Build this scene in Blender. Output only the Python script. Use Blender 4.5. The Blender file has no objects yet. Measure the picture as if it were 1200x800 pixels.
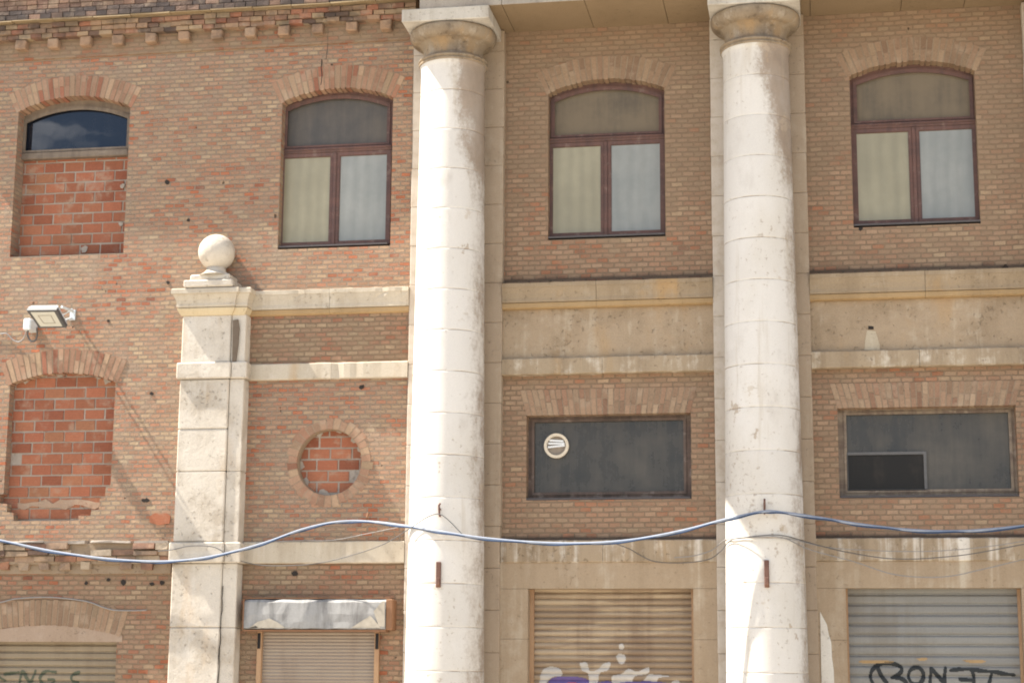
import bpy, bmesh, math, random
from mathutils import Vector
from mathutils.geometry import tessellate_polygon
random.seed(7)
R = math.radians
scene = bpy.context.scene
COL = scene.collection

# ------------------------------------------------------------------ camera
FPX, YAW, PITCH, ROLL = 2115.13, 0.17225667, 0.18911096, 0.00760719
CAM = Vector((0.0, -19.0, 1.6))
_cy, _sy, _cp, _sp, _cr, _sr = (math.cos(YAW), math.sin(YAW), math.cos(PITCH), math.sin(PITCH), math.cos(ROLL), math.sin(ROLL))
FW = Vector((-_sy*_cp, _cy*_cp, _sp)); _r = Vector((_cy, _sy, 0)); _u = _r.cross(FW)
RT = _cr*_r + _sr*_u; UP = -_sr*_r + _cr*_u
cd = bpy.data.cameras.new('camera'); cam = bpy.data.objects.new('camera', cd); COL.objects.link(cam)
cd.sensor_width = 36; cd.lens = FPX/1200*36; cd.clip_start = .1; cd.clip_end = 2000
from mathutils import Matrix
m3 = Matrix((RT, UP, -FW)).transposed()
cam.matrix_world = Matrix.Translation(CAM) @ m3.to_4x4()
scene.camera = cam

# ------------------------------------------------------------------ light
SUN_DIR = Vector((7.3, 1.0, -11.0)).normalized()           # direction the light travels
ELEV = math.asin(-SUN_DIR.z)
w = bpy.data.worlds.new('World'); scene.world = w; w.use_nodes = True
nt = w.node_tree; nt.nodes.clear()
out = nt.nodes.new('ShaderNodeOutputWorld'); bg = nt.nodes.new('ShaderNodeBackground')
sky = nt.nodes.new('ShaderNodeTexSky'); sky.sky_type = 'NISHITA'; sky.sun_disc = False
sky.sun_elevation = ELEV; sky.sun_rotation = math.atan2(-SUN_DIR.x, -SUN_DIR.y)
sky.air_density = 1.0; sky.dust_density = .6; sky.ozone_density = 2.0
bg.inputs['Strength'].default_value = 0.072
tc = nt.nodes.new('ShaderNodeTexCoord')                     # fair-weather clouds in the sky
mp = nt.nodes.new('ShaderNodeMapping'); mp.inputs['Scale'].default_value = (6.0, 6.0, 26.0); mp.inputs['Location'].default_value = (0.4, 1.11, 2.65)
nz = nt.nodes.new('ShaderNodeTexNoise'); nz.inputs['Scale'].default_value = 1.6; nz.inputs['Detail'].default_value = 6; nz.inputs['Roughness'].default_value = .55
rp = nt.nodes.new('ShaderNodeValToRGB'); rp.color_ramp.elements[0].position = .52; rp.color_ramp.elements[1].position = .74
mx = nt.nodes.new('ShaderNodeMix'); mx.data_type = 'RGBA'; mx.inputs[7].default_value = (20, 20, 20.5, 1)
L = nt.links.new
L(tc.outputs['Generated'], mp.inputs[0]); L(mp.outputs[0], nz.inputs['Vector']); L(nz.outputs[0], rp.inputs[0])
L(rp.outputs[0], mx.inputs[0]); L(sky.outputs[0], mx.inputs[6]); L(mx.outputs[2], bg.inputs[0]); L(bg.outputs[0], out.inputs[0])
sd = bpy.data.lights.new('sun', 'SUN'); sd.energy = 5.0; sd.angle = R(.53); sd.color = (1.0, .955, .875)
so = bpy.data.objects.new('sun', sd); COL.objects.link(so); so.location = (-20, -10, 40)
so.rotation_euler = SUN_DIR.to_track_quat('-Z', 'Y').to_euler()
vs = scene.view_settings; vs.view_transform = 'Standard'; vs.look = 'None'; vs.gamma = 1; vs.exposure = 1.72; vs.use_curve_mapping = False
scene.cycles.filter_width = 1.9

# ------------------------------------------------------------------ helpers
def at(px, py, y=0.0):
    d = (px-600)/FPX*RT - (py-400)/FPX*UP + FW
    t = (y-CAM.y)/d.y
    return CAM + t*d
def sx(x, y): return x*(19+y)/19            # a wall-plane measurement carried to depth y
def sz(z, y): return 1.6+(z-1.6)*(19+y)/19

def finish(name, bm, mats, parent=None, smooth=False, origin=None):
    me = bpy.data.meshes.new(name)
    o0 = Vector(origin) if origin is not None else Vector((0, 0, 0))
    if parent is not None and origin is None:
        o0 = Vector(parent['base']) if 'base' in parent else Vector((0, 0, 0))
    for v in bm.verts: v.co -= o0
    bm.normal_update()
    bm.to_mesh(me); bm.free()
    if not isinstance(mats, (list, tuple)): mats = [mats]
    for m in mats: me.materials.append(m)
    if smooth:
        for p in me.polygons: p.use_smooth = True
    o = bpy.data.objects.new(name, me); COL.objects.link(o)
    if parent is not None:
        o.parent = parent
        pb = Vector(parent['base']) if 'base' in parent else Vector((0, 0, 0))
        o.location = o0 - pb
    else:
        o.location = o0
    if o0.length > 0: o['base'] = tuple(o0)
    return o
def tag(o, label=None, cat=None, group=None, kind=None):
    if label: o['label'] = label
    if cat: o['category'] = cat
    if group: o['group'] = group
    if kind: o['kind'] = kind
    return o
def empty(name, loc, label, cat, group=None):
    o = bpy.data.objects.new(name, None); COL.objects.link(o); o.location = loc; o.empty_display_size = .2
    if Vector(loc).length > 0: o['base'] = tuple(loc)
    return tag(o, label, cat, group)

def face(bm, vs_, mi=0):
    try:
        f = bm.faces.new(vs_); f.material_index = mi; return f
    except ValueError: return None
def box(bm, x0, x1, y0, y1, z0, z1, mi=0, bev=0.0, jit=0.0):
    j = (lambda: random.uniform(-jit, jit)) if jit else (lambda: 0)
    v = [bm.verts.new((x+j(), y+j(), z+j())) for z in (z0, z1) for y in (y0, y1) for x in (x0, x1)]
    fs = [face(bm, [v[i] for i in q], mi) for q in ((0, 2, 3, 1), (4, 5, 7, 6), (0, 1, 5, 4), (2, 6, 7, 3), (0, 4, 6, 2), (1, 3, 7, 5))]
    if bev:
        es = {e for f in fs for e in f.edges}
        r = bmesh.ops.bevel(bm, geom=list(es), offset=bev, segments=1, affect='EDGES')
        for f in r['faces']: f.material_index = mi
def prism(bm, poly, y0, y1, mi=0):
    """a convex or simple xz outline with depth y0 (front) .. y1"""
    plate(bm, poly, [], y0, y1, mi)
def plate(bm, outer, holes, y0, y1, mi=0, back=True):
    loops = [outer]+list(holes)
    pts = [p for l in loops for p in l]
    tris = tessellate_polygon([[Vector((p[0], p[1], 0)) for p in l] for l in loops])
    f_ = [bm.verts.new((p[0], y0, p[1])) for p in pts]
    b_ = [bm.verts.new((p[0], y1, p[1])) for p in pts]
    def nrm(a, b, c): return (b[0]-a[0])*(c[1]-a[1])-(b[1]-a[1])*(c[0]-a[0])
    for t in tris:
        a, b, c = t
        if nrm(pts[a], pts[b], pts[c]) < 0: a, c = c, a
        face(bm, (f_[a], f_[b], f_[c]), mi)
        if back: face(bm, (b_[c], b_[b], b_[a]), mi)
    i0 = 0
    for li, l in enumerate(loops):
        n = len(l)
        area = sum(l[i][0]*l[(i+1) % n][1]-l[(i+1) % n][0]*l[i][1] for i in range(n))
        flip = (area < 0) != (li > 0)
        for i in range(n):
            a, b = i0+i, i0+(i+1) % n
            q = (f_[b], f_[a], b_[a], b_[b])
            face(bm, q[::-1] if flip else q, mi)
        i0 += n
def profile_x(bm, prof, x0, x1, mi=0):
    """closed (y,z) profile extruded along x"""
    a = [bm.verts.new((x0, p[0], p[1])) for p in prof]; b = [bm.verts.new((x1, p[0], p[1])) for p in prof]
    n = len(prof)
    for i in range(n): face(bm, (a[i], a[(i+1) % n], b[(i+1) % n], b[i]), mi)
    face(bm, a[::-1], mi); face(bm, b, mi)
def worn_x(bm, prof, x0, x1, mi=0):
    """like profile_x, with the exposed arrises worn and chipped along the length"""
    n = max(3, int((x1-x0)/.07)); yf = min(p[0] for p in prof); rings = []
    for i in range(n+1):
        x = x0+(x1-x0)*i/n; chip = random.uniform(.008, .022) if random.random() < .10 else random.uniform(0, .004)
        rings.append([bm.verts.new((x, p[0]+(chip if p[0] < yf+.02 else 0), p[1]+(random.uniform(-.002, .002) if p[0] < yf+.02 else 0))) for p in prof])
    m = len(prof)
    for a, b in zip(rings, rings[1:]):
        for i in range(m): face(bm, (a[i], a[(i+1) % m], b[(i+1) % m], b[i]), mi)
    face(bm, rings[0][::-1], mi); face(bm, rings[-1], mi)
def lathe(bm, prof, cx, cy, n=72, mi=0, cap=True):
    rings = []
    for r, z in prof: rings.append([bm.verts.new((cx+r*math.cos(2*math.pi*k/n), cy+r*math.sin(2*math.pi*k/n), z)) for k in range(n)])
    for a, b in zip(rings, rings[1:]):
        for k in range(n): face(bm, (a[k], a[(k+1) % n], b[(k+1) % n], b[k]), mi)
    if cap: face(bm, rings[0][::-1], mi); face(bm, rings[-1], mi)
def catmull(pts, sub=8):
    pts = [Vector(p) for p in pts]; P = [2*pts[0]-pts[1]]+pts+[2*pts[-1]-pts[-2]]; o = []
    for i in range(1, len(P)-2):
        for s in range(sub):
            t = s/sub; a, b, c, d = P[i-1:i+3]
            o.append(.5*((2*b)+(c-a)*t+(2*a-5*b+4*c-d)*t*t+(3*b-a-3*c+d)*t**3))
    o.append(pts[-1]); return o
def tube(bm, pts, r, n=8, mi=0):
    rings = []
    for i, p in enumerate(pts):
        p = Vector(p); a = Vector(pts[max(i-1, 0)]); b = Vector(pts[min(i+1, len(pts)-1)])
        t = (b-a).normalized(); s = t.cross(Vector((0, 1, 0) if abs(t.y) < .9 else (0, 0, 1))).normalized(); u = s.cross(t)
        rings.append([bm.verts.new(p+r*(math.cos(2*math.pi*k/n)*s+math.sin(2*math.pi*k/n)*u)) for k in range(n)])
    for a, b in zip(rings, rings[1:]):
        for k in range(n): face(bm, (a[k], a[(k+1) % n], b[(k+1) % n], b[k]), mi)
    face(bm, rings[0][::-1], mi); face(bm, rings[-1], mi)
def arch_poly(x0, x1, z0, zs, zc, n=18):
    xm = (x0+x1)/2; h = zc-zs; c = (x1-x0)/2; rad = (c*c+h*h)/(2*h); cz = zc-rad; a = math.asin(c/rad)
    return [(x0, z0), (x1, z0)]+[(xm+rad*math.sin(t), cz+rad*math.cos(t)) for t in [a-2*a*k/n for k in range(n+1)]]
def rect(x0, x1, z0, z1): return [(x0, z0), (x1, z0), (x1, z1), (x0, z1)]
def P(y, poly): return [(sx(a, y), sz(b, y)) for a, b in poly]

# ------------------------------------------------------------------ materials
class G:
    def __init__(s, name):
        s.m = bpy.data.materials.new(name); s.m.use_nodes = True; s.t = s.m.node_tree
        s.p = s.t.nodes['Principled BSDF']; s.tc = None
    def new(s, t, **k):
        n = s.t.nodes.new(t)
        for a, b in k.items(): setattr(n, a, b)
        return n
    def put(s, sock, v):
        if v is None: return
        if isinstance(v, bpy.types.NodeSocket): s.t.links.new(v, sock)
        else:
            if sock.type == 'RGBA' and len(v) == 3: v = (*v, 1)
            sock.default_value = v
    def obj(s):
        if not s.tc: s.tc = s.new('ShaderNodeTexCoord')
        return s.tc.outputs['Object']
    def sep(s, v): n = s.new('ShaderNodeSeparateXYZ'); s.put(n.inputs[0], v); return n.outputs
    def comb(s, x, y, z):
        n = s.new('ShaderNodeCombineXYZ')
        for i, v in enumerate((x, y, z)): s.put(n.inputs[i], v)
        return n.outputs[0]
    def ma(s, op, a, b=None, c=None, clamp=False):
        n = s.new('ShaderNodeMath', operation=op, use_clamp=clamp)
        for i, v in enumerate((a, b, c)): s.put(n.inputs[i], v)
        return n.outputs[0]
    def mapped(s, v, scale=(1, 1, 1), loc=(0, 0, 0)):
        n = s.new('ShaderNodeMapping'); s.put(n.inputs[0], v); n.inputs['Scale'].default_value = scale; n.inputs['Location'].default_value = loc
        return n.outputs[0]
    def noise(s, scale, detail=4, rough=.55, vec=None, stretch=None, loc=(0, 0, 0), dist=0):
        v = vec if vec is not None else s.obj()
        if stretch or loc != (0, 0, 0): v = s.mapped(v, stretch or (1, 1, 1), loc)
        n = s.new('ShaderNodeTexNoise'); s.put(n.inputs['Vector'], v)
        n.inputs['Scale'].default_value = scale; n.inputs['Detail'].default_value = detail; n.inputs['Roughness'].default_value = rough; n.inputs['Distortion'].default_value = dist
        return n.outputs[0]
    def mix(s, f, a, b, blend='MIX'):
        n = s.new('ShaderNodeMix', data_type='RGBA', blend_type=blend); s.put(n.inputs[0], f); s.put(n.inputs[6], a); s.put(n.inputs[7], b); return n.outputs[2]
    def step(s, v, lo, hi):
        n = s.new('ShaderNodeMapRange', interpolation_type='SMOOTHSTEP'); s.put(n.inputs[0], v); n.inputs[1].default_value = lo; n.inputs[2].default_value = hi; return n.outputs[0]
    def ramp(s, f, stops, const=False):
        n = s.new('ShaderNodeValToRGB'); e = n.color_ramp.elements
        if const: n.color_ramp.interpolation = 'CONSTANT'
        while len(e) < len(stops): e.new(.5)
        for el, (p, c) in zip(e, stops): el.position = p; el.color = (*c, 1)
        s.put(n.inputs[0], f); return n.outputs[0]
    def island(s): return s.new('ShaderNodeNewGeometry').outputs['Random Per Island']
    def white(s, v):
        n = s.new('ShaderNodeTexWhiteNoise', noise_dimensions='1D'); s.put(n.inputs['W'], v); return n.outputs['Value']
    def bump(s, h, strength=.5, dist=.01):
        n = s.new('ShaderNodeBump'); n.inputs['Strength'].default_value = strength; n.inputs['Distance'].default_value = dist; s.put(n.inputs['Height'], h)
        s.put(s.p.inputs['Normal'], n.outputs[0])
    def done(s, col, rough=.9, spec=.25, metal=0):
        s.put(s.p.inputs['Base Color'], col); s.put(s.p.inputs['Roughness'], rough); s.put(s.p.inputs['Specular IOR Level'], spec); s.put(s.p.inputs['Metallic'], metal)
        return s.m

RAMP_WING = [(0, (.24, .10, .063)), (.08, (.35, .125, .063)), (.18, (.335, .155, .093)), (.36, (.33, .19, .12)), (.60, (.335, .21, .135)), (.82, (.36, .247, .155)), (.97, (.39, .285, .18))]
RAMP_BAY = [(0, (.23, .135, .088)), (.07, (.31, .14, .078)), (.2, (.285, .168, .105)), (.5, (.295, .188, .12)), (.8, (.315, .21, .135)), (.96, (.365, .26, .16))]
def brick_mat(name, bw, bh, ramp, mortar, smear, smear_lo, smear_hi, soot=(), zsmear=None, bumpd=.020):
    g = G(name); x, y, z = g.sep(g.obj())[:3]
    u = g.ma('ADD', x, y)
    wob = g.noise(5, 2); wob2 = g.noise(5, 2, loc=(9, 3, 1))
    fine = g.noise(60, 3, .6); 
    u = g.ma('ADD', u, g.ma('MULTIPLY_ADD', wob, .03, -.015)); v = g.ma('ADD', z, g.ma('MULTIPLY_ADD', wob2, .022, -.011))
    edge = g.noise(45, 2, loc=(4, 4, 4))
    u = g.ma('ADD', u, g.ma('MULTIPLY_ADD', edge, .010, -.005)); v = g.ma('ADD', v, g.ma('MULTIPLY_ADD', g.noise(40, 2, loc=(1, 7, 2)), .010, -.005))
    b = g.new('ShaderNodeTexBrick', offset=.5, offset_frequency=2, squash=1)
    g.put(b.inputs['Vector'], g.comb(u, v, 0.0)); b.inputs['Color1'].default_value = (0, 0, 0, 1); b.inputs['Color2'].default_value = (1, 1, 1, 1); b.inputs['Mortar'].default_value = (.5, .5, .5, 1)
    b.inputs['Scale'].default_value = 1; b.inputs['Mortar Size'].default_value = .0075; b.inputs['Mortar Smooth'].default_value = .35; b.inputs['Bias'].default_value = 0
    b.inputs['Brick Width'].default_value = bw; b.inputs['Row Height'].default_value = bh
    tint = b.outputs['Color']; fac = b.outputs['Fac']
    big = g.noise(.9, 4, .6); mid = g.noise(4.5, 4, .6, loc=(3, 1, 5))
    zone = g.noise(2.6, 3, .6, loc=(6, 2, 9)); t2 = g.ma('ADD', g.ma('MULTIPLY_ADD', tint, .74, .13), g.ma('ADD', g.ma('MULTIPLY_ADD', big, 1.0, -.5), g.ma('MULTIPLY_ADD', zone, .5, -.25)), clamp=True)
    col = g.ramp(t2, ramp)
    val = g.ma('MULTIPLY_ADD', g.white(g.ma('MULTIPLY', tint, 91.7)), .22, .88)
    val = g.ma('MULTIPLY', val, g.ma('MULTIPLY_ADD', fine, .5, .75))
    col = g.mix(1.0, col, g.comb(val, val, val), 'MULTIPLY')
    mcol = g.mix(mid, tuple(c*.72 for c in mortar), tuple(c*1.2 for c in mortar))
    # patches where mortar and dust smear over the faces
    s_in = g.ma('ADD', mid, g.ma('MULTIPLY_ADD', big, .7, -.35))
    if zsmear: s_in = g.ma('ADD', s_in, g.ma('MULTIPLY', g.step(z, zsmear[0], zsmear[1]), zsmear[2]))
    sm = g.ma('MULTIPLY', g.step(s_in, smear_lo, smear_hi), .86)
    f = g.ma('MAXIMUM', g.ma('MULTIPLY', fac, .97), g.ma('MULTIPLY', sm, g.ma('MULTIPLY_ADD', g.white(g.ma('MULTIPLY', tint, 37.3)), .6, .45), clamp=True), clamp=True)
    smc = g.mix(sm, mcol, g.mix(.5, mcol, smear))
    col = g.mix(f, col, smc)
    # dark holes and missing corners
    hole = g.step(g.noise(7.5, 2, .5, loc=(2, 8, 3)), .755, .775)
    col = g.mix(g.ma('MULTIPLY', hole, .8), col, (.045, .03, .022))
    for zc, zw, amt in soot:      # soot lying in bands along ledges
        d = g.ma('ABSOLUTE', g.ma('SUBTRACT', z, zc))
        k = g.ma('MULTIPLY', g.step(g.ma('ADD', d, g.ma('MULTIPLY_ADD', mid, zw*1.4, -zw*.7)), zw, zw*.15), amt)
        col = g.mix(k, col, (.045, .038, .034))
    h = g.ma('SUBTRACT', g.ma('MULTIPLY_ADD', g.white(g.ma('MULTIPLY', tint, 53.1)), .5, g.ma('MULTIPLY', fine, .35)), g.ma('MULTIPLY', fac, .75))
    h = g.ma('SUBTRACT', h, g.ma('MULTIPLY', hole, 1.2)); h = g.ma('ADD', h, g.ma('MULTIPLY', mid, .8))
    g.bump(h, 1.0, bumpd)
    return g.done(col, .93, .15)
def island_brick_mat(name, stops, bumpd=.006, soot=0, groove=0):
    g = G(name); r = g.island(); fine = g.noise(50, 3, .6); mid = g.noise(6, 4, .6)
    col = g.ramp(r, stops)
    v = g.ma('MULTIPLY', g.ma('MULTIPLY_ADD', g.white(g.ma('MULTIPLY', r, 71.3)), .35, .82), g.ma('MULTIPLY_ADD', fine, .55, .72))
    col = g.mix(1.0, col, g.comb(v, v, v), 'MULTIPLY')
    col = g.mix(g.ma('MULTIPLY', g.step(mid, .52, .72), .55), col, (.36, .27, .19))
    if soot: col = g.mix(g.ma('MULTIPLY', g.step(g.noise(3, 4, .65, loc=(5, 5, 1)), .42, .62), soot), col, (.05, .042, .038))
    h = g.ma('MULTIPLY_ADD', fine, .6, mid)
    if groove:
        z = g.sep(g.obj())[2]
        h = g.ma('ADD', h, g.ma('MULTIPLY', g.ma('SINE', g.ma('MULTIPLY', z, 2*math.pi/.018)), .25))
    g.bump(h, .7, bumpd)
    return g.done(col, .92, .15)
def stone_mat(name, base, dark, pale, streak=.5, pale_amt=.3, dark_amt=.6, sc=1.0, bumpd=.006, rust=0, rough=.85, runs=None):
    g = G(name)
    big = g.noise(1.6*sc, 5, .62); mid = g.noise(7*sc, 5, .65, loc=(3, 2, 7)); fine = g.noise(70, 3, .6)
    st = g.noise(5, 4, .6, stretch=(1, 1, .09), loc=(1, 5, 0))
    st2 = g.noise(7, 5, .68, stretch=(1, 1, .07), loc=(7, 1, 3), dist=.3)
    dk = g.ma('MULTIPLY', g.step(g.ma('ADD', g.ma('MULTIPLY', big, 1-streak), g.ma('MULTIPLY', st, streak)), .42, .66), dark_amt)
    col = g.mix(dk, base, dark)
    pl = g.ma('MULTIPLY', g.step(g.ma('ADD', g.ma('MULTIPLY', st2, .6), g.ma('MULTIPLY', mid, .4)), .50, .66), pale_amt)
    col = g.mix(pl, col, pale)
    if runs:          # lime washed down in runs from the ledge
        lo_, hi_, z0_, z1_, amt_ = runs
        rn = g.noise(4.2, 4, .6, stretch=(1, .05, .02), loc=(3.3, 0, 1)); z_ = g.sep(g.obj())[2]
        rn = g.ma('ADD', rn, g.ma('MULTIPLY_ADD', g.noise(14, 4, .65), .09, -.045))
        k_ = g.ma('MULTIPLY', g.step(rn, lo_, hi_), g.ma('MULTIPLY', g.step(g.ma('ADD', z_, g.ma('MULTIPLY_ADD', st, .5, -.25)), z0_, z1_), amt_))
        col = g.mix(k_, col, pale)
    if rust: col = g.mix(g.ma('MULTIPLY', g.step(g.noise(2.6, 4, .6, stretch=(1, 1, .35), loc=(11, 0, 4)), .55, .72), rust), col, (.42, .24, .085))
    pit = g.step(g.ma('ADD', g.noise(22, 4, .65, loc=(0, 9, 9)), g.ma('MULTIPLY_ADD', big, .35, -.175)), .61, .70)
    col = g.mix(g.ma('MULTIPLY', pit, .6), col, tuple(c*.8 for c in dark))
    v = g.ma('MULTIPLY_ADD', fine, .34, .83); col = g.mix(1.0, col, g.comb(v, v, v), 'MULTIPLY')
    g.bump(g.ma('ADD', g.ma('SUBTRACT', g.ma('MULTIPLY', fine, .4), pit), mid), .6, bumpd)
    return g.done(col, rough, .2)
def column_mat():
    g = G('column limestone'); o = g.obj(); x, y, z = g.sep(o)[:3]
    n = g.new('ShaderNodeTexCoord').outputs['Normal']; nx, ny, nz_ = g.sep(n)[:3]
    rnd_ = g.new('ShaderNodeObjectInfo').outputs['Random']; va = g.new('ShaderNodeVectorMath', operation='ADD'); g.put(va.inputs[0], o); g.put(va.inputs[1], g.comb(g.ma('MULTIPLY', rnd_, 37.0), g.ma('MULTIPLY', rnd_, 71.0), g.ma('MULTIPLY', rnd_, 53.0)))
    g.obj = lambda: va.outputs[0]          # every column weathers differently
    base = (.605, .562, .505); pat = (.225, .16, .108)
    big = g.noise(1.5, 5, .6, stretch=(1, 1, .5)); mid = g.noise(8, 5, .68, loc=(3, 1, 1)); fine = g.noise(90, 3, .6); fl = g.noise(3.2, 6, .7, stretch=(1, 1, .45), loc=(4, 4, 0))
    # drums differ a little
    drum = g.white(g.ma('FLOOR', g.ma('DIVIDE', g.ma('SUBTRACT', z, 1.757), .444)))
    v = g.ma('MULTIPLY_ADD', drum, .10, .95)
    col = g.mix(g.step(big, .4, .7), base, (.565, .515, .445))
    col = g.mix(1.0, col, g.comb(v, v, v), 'MULTIPLY')
    # brown crust on the sheltered side, wider towards the capital
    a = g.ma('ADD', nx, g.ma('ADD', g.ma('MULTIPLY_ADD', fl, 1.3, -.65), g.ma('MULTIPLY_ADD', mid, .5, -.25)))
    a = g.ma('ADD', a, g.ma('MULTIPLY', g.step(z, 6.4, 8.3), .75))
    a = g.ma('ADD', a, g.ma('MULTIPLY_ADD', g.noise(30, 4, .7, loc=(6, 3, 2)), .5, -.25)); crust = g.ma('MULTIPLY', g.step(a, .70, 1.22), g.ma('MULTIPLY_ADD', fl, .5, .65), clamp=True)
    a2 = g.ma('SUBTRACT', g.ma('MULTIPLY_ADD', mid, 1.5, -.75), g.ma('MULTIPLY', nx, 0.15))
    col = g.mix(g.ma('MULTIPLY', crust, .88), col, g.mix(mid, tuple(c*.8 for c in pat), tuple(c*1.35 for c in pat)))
    spots = g.step(g.noise(5.5, 4, .65, stretch=(1, 1, .7), loc=(8, 2, 5)), .665, .70)
    col = g.mix(g.ma('MULTIPLY', spots, .65), col, (.34, .255, .175)); chip = g.step(g.noise(1.9, 5, .7, loc=(9, 5, 2)), .63, .66); col = g.mix(g.ma('MULTIPLY', chip, .45), col, (.44, .35, .25))
    grey = g.step(g.noise(2.3, 4, .6, stretch=(1, 1, .6), loc=(2, 6, 5)), .58, .75)
    col = g.mix(g.ma('MULTIPLY', grey, .42), col, (.40, .35, .30))
    # bed joints, partly stained
    fz = g.ma('FRACT', g.ma('DIVIDE', g.ma('SUBTRACT', g.ma('ADD', z, g.ma('MULTIPLY_ADD', mid, .008, -.004)), 1.757), .444))
    j = g.ma('MINIMUM', fz, g.ma('SUBTRACT', 1.0, fz))
    jm = g.ma('MULTIPLY', g.step(j, .014, .004), g.ma('MULTIPLY_ADD', g.step(g.noise(4, 4), .40, .62), .75, .08))
    col = g.mix(jm, col, (.27, .19, .12))
    drip = g.step(g.noise(7, 4, .65, stretch=(1, 1, .07), loc=(5, 8, 2)), .58, .70); col = g.mix(g.ma('MULTIPLY', drip, .35), col, (.42, .345, .25))
    pit = g.step(g.ma('ADD', g.noise(24, 4, .65, loc=(0, 9, 9)), g.ma('MULTIPLY_ADD', big, .3, -.15)), .63, .70)
    col = g.mix(g.ma('MULTIPLY', pit, .55), col, (.33, .25, .18))
    v2 = g.ma('MULTIPLY_ADD', fine, .22, .89); col = g.mix(1.0, col, g.comb(v2, v2, v2), 'MULTIPLY')
    h = g.ma('SUBTRACT', g.ma('ADD', g.ma('MULTIPLY', fine, .25), g.ma('MULTIPLY', mid, .7)), g.ma('ADD', pit, g.ma('MULTIPLY', jm, .8)))
    g.bump(h, .5, .006)
    return g.done(col, .85, .2)
def wood_mat(name, a, b, c):
    g = G(name); st = g.noise(14, 5, .65, stretch=(1, 1, .08)); st2 = g.noise(10, 5, .65, stretch=(.08, 1, 1)); mid = g.noise(9, 4, .6)
    col = g.mix(g.step(g.ma('MULTIPLY', g.ma('ADD', st, st2), .5), .4, .62), a, b)
    col = g.mix(g.ma('MULTIPLY', g.step(mid, .55, .7), .6), col, c)
    g.bump(st, .4, .003)
    return g.done(col, .75, .3)
def glass_mat(name, dark, dust, amt, rough=.05, dustrough=.55, lo=.35, hi=.75, folds=0, spec=.5):
    g = G(name); a = g.noise(2.2, 5, .65); b = g.noise(1.0, 4, .7, stretch=(6, 1, .5), loc=(2, 2, 2)); fine = g.noise(45, 3, .6)
    k = g.ma('MULTIPLY', g.ma('ADD', g.step(g.ma('MULTIPLY_ADD', b, .4, g.ma('MULTIPLY', a, .6)), lo, hi), g.ma('MULTIPLY_ADD', fine, .16, -.08)), amt, clamp=True)
    col = g.mix(k, dark, dust)
    if folds:
        x = g.sep(g.obj())[0]
        w_ = g.ma('SINE', g.ma('MULTIPLY_ADD', g.noise(1.2, 2), 7.0, g.ma('MULTIPLY', x, 46.0)))
        v = g.ma('MULTIPLY_ADD', w_, folds, 1.0); col = g.mix(1.0, col, g.comb(v, v, v), 'MULTIPLY')
    rr = g.ma('MULTIPLY_ADD', k, dustrough, rough, clamp=True)
    wv = g.noise(3, 2, .5, loc=(5, 5, 5)); g.bump(wv, .12, .004)
    return g.done(col, rr, spec)
def metal_mat(name, base, rustc, amt, rough=.5, metal=.3, streak=True, lo=.5, hi=.7, sc=6):
    g = G(name); a = g.noise(sc, 5, .65, stretch=(1, 1, .15) if streak else None); b = g.noise(2.2, 4, .6, loc=(1, 1, 8)); f = g.noise(60, 3, .6)
    k = g.ma('MULTIPLY', g.step(g.ma('ADD', g.ma('MULTIPLY', a, .6), g.ma('MULTIPLY', b, .4)), lo, hi), amt)
    col = g.mix(k, base, rustc); v = g.ma('MULTIPLY_ADD', f, .3, .85); col = g.mix(1.0, col, g.comb(v, v, v), 'MULTIPLY')
    g.bump(g.ma('ADD', a, g.ma('MULTIPLY', f, .3)), .3, .003)
    return g.done(col, rough, .4, metal)
def flat_mat(name, c, rough=.7, spec=.3, metal=0, var=.25, sc=25):
    g = G(name); v = g.ma('MULTIPLY_ADD', g.noise(sc, 4, .6), var*2, 1-var)
    return g.done(g.mix(1.0, c, g.comb(v, v, v), 'MULTIPLY'), rough, spec, metal)
def slat_mat(name, base, c2, dirt, hi_amt=.6, sc=2.0):
    g = G(name); a = g.noise(sc, 5, .6, stretch=(.35, 1, 5)); b = g.noise(1.3, 4, .6, loc=(3, 3, 3)); f = g.noise(60, 3, .6); st = g.noise(6, 3, .6, stretch=(1, 1, .06), loc=(2, 0, 0))
    col = g.mix(g.ma('MULTIPLY', g.step(a, .48, .6), hi_amt), base, c2)
    col = g.mix(g.ma('MULTIPLY', g.step(g.ma('ADD', g.ma('MULTIPLY', b, .5), g.ma('MULTIPLY', st, .5)), .48, .66), .55), col, dirt)
    v = g.ma('MULTIPLY_ADD', f, .3, .85); col = g.mix(1.0, col, g.comb(v, v, v), 'MULTIPLY')
    g.bump(f, .15, .002)
    return g.done(col, .6, .35, .15)

M = {}
M['brick_wing'] = brick_mat('old header bond brick', .118, .0515, RAMP_WING, (.29, .228, .168), (.295, .205, .138), .44, .74, soot=((2.99, .10, .75),), bumpd=.034)
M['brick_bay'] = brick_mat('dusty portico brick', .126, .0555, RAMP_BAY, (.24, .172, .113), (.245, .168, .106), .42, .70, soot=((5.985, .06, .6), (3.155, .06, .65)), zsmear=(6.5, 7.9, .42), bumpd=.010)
M['brick_low'] = brick_mat('grimy ground floor brick', .122, .0535, [(p, tuple(c*.82 for c in col)) for p, col in RAMP_WING], (.23, .165, .108), (.25, .17, .105), .46, .70)
M['brick_frieze'] = brick_mat('dusty frieze brick', .13, .055, [(p, tuple(c*.78 for c in col)) for p, col in RAMP_WING], (.245, .18, .12), (.25, .175, .11), .30, .55, bumpd=.012)
M['voussoir'] = island_brick_mat('arch brick', [(0, (.25, .105, .065)), (.15, (.265, .142, .09)), (.5, (.275, .163, .106)), (.85, (.30, .19, .123)), (1, (.345, .24, .152))])
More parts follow.
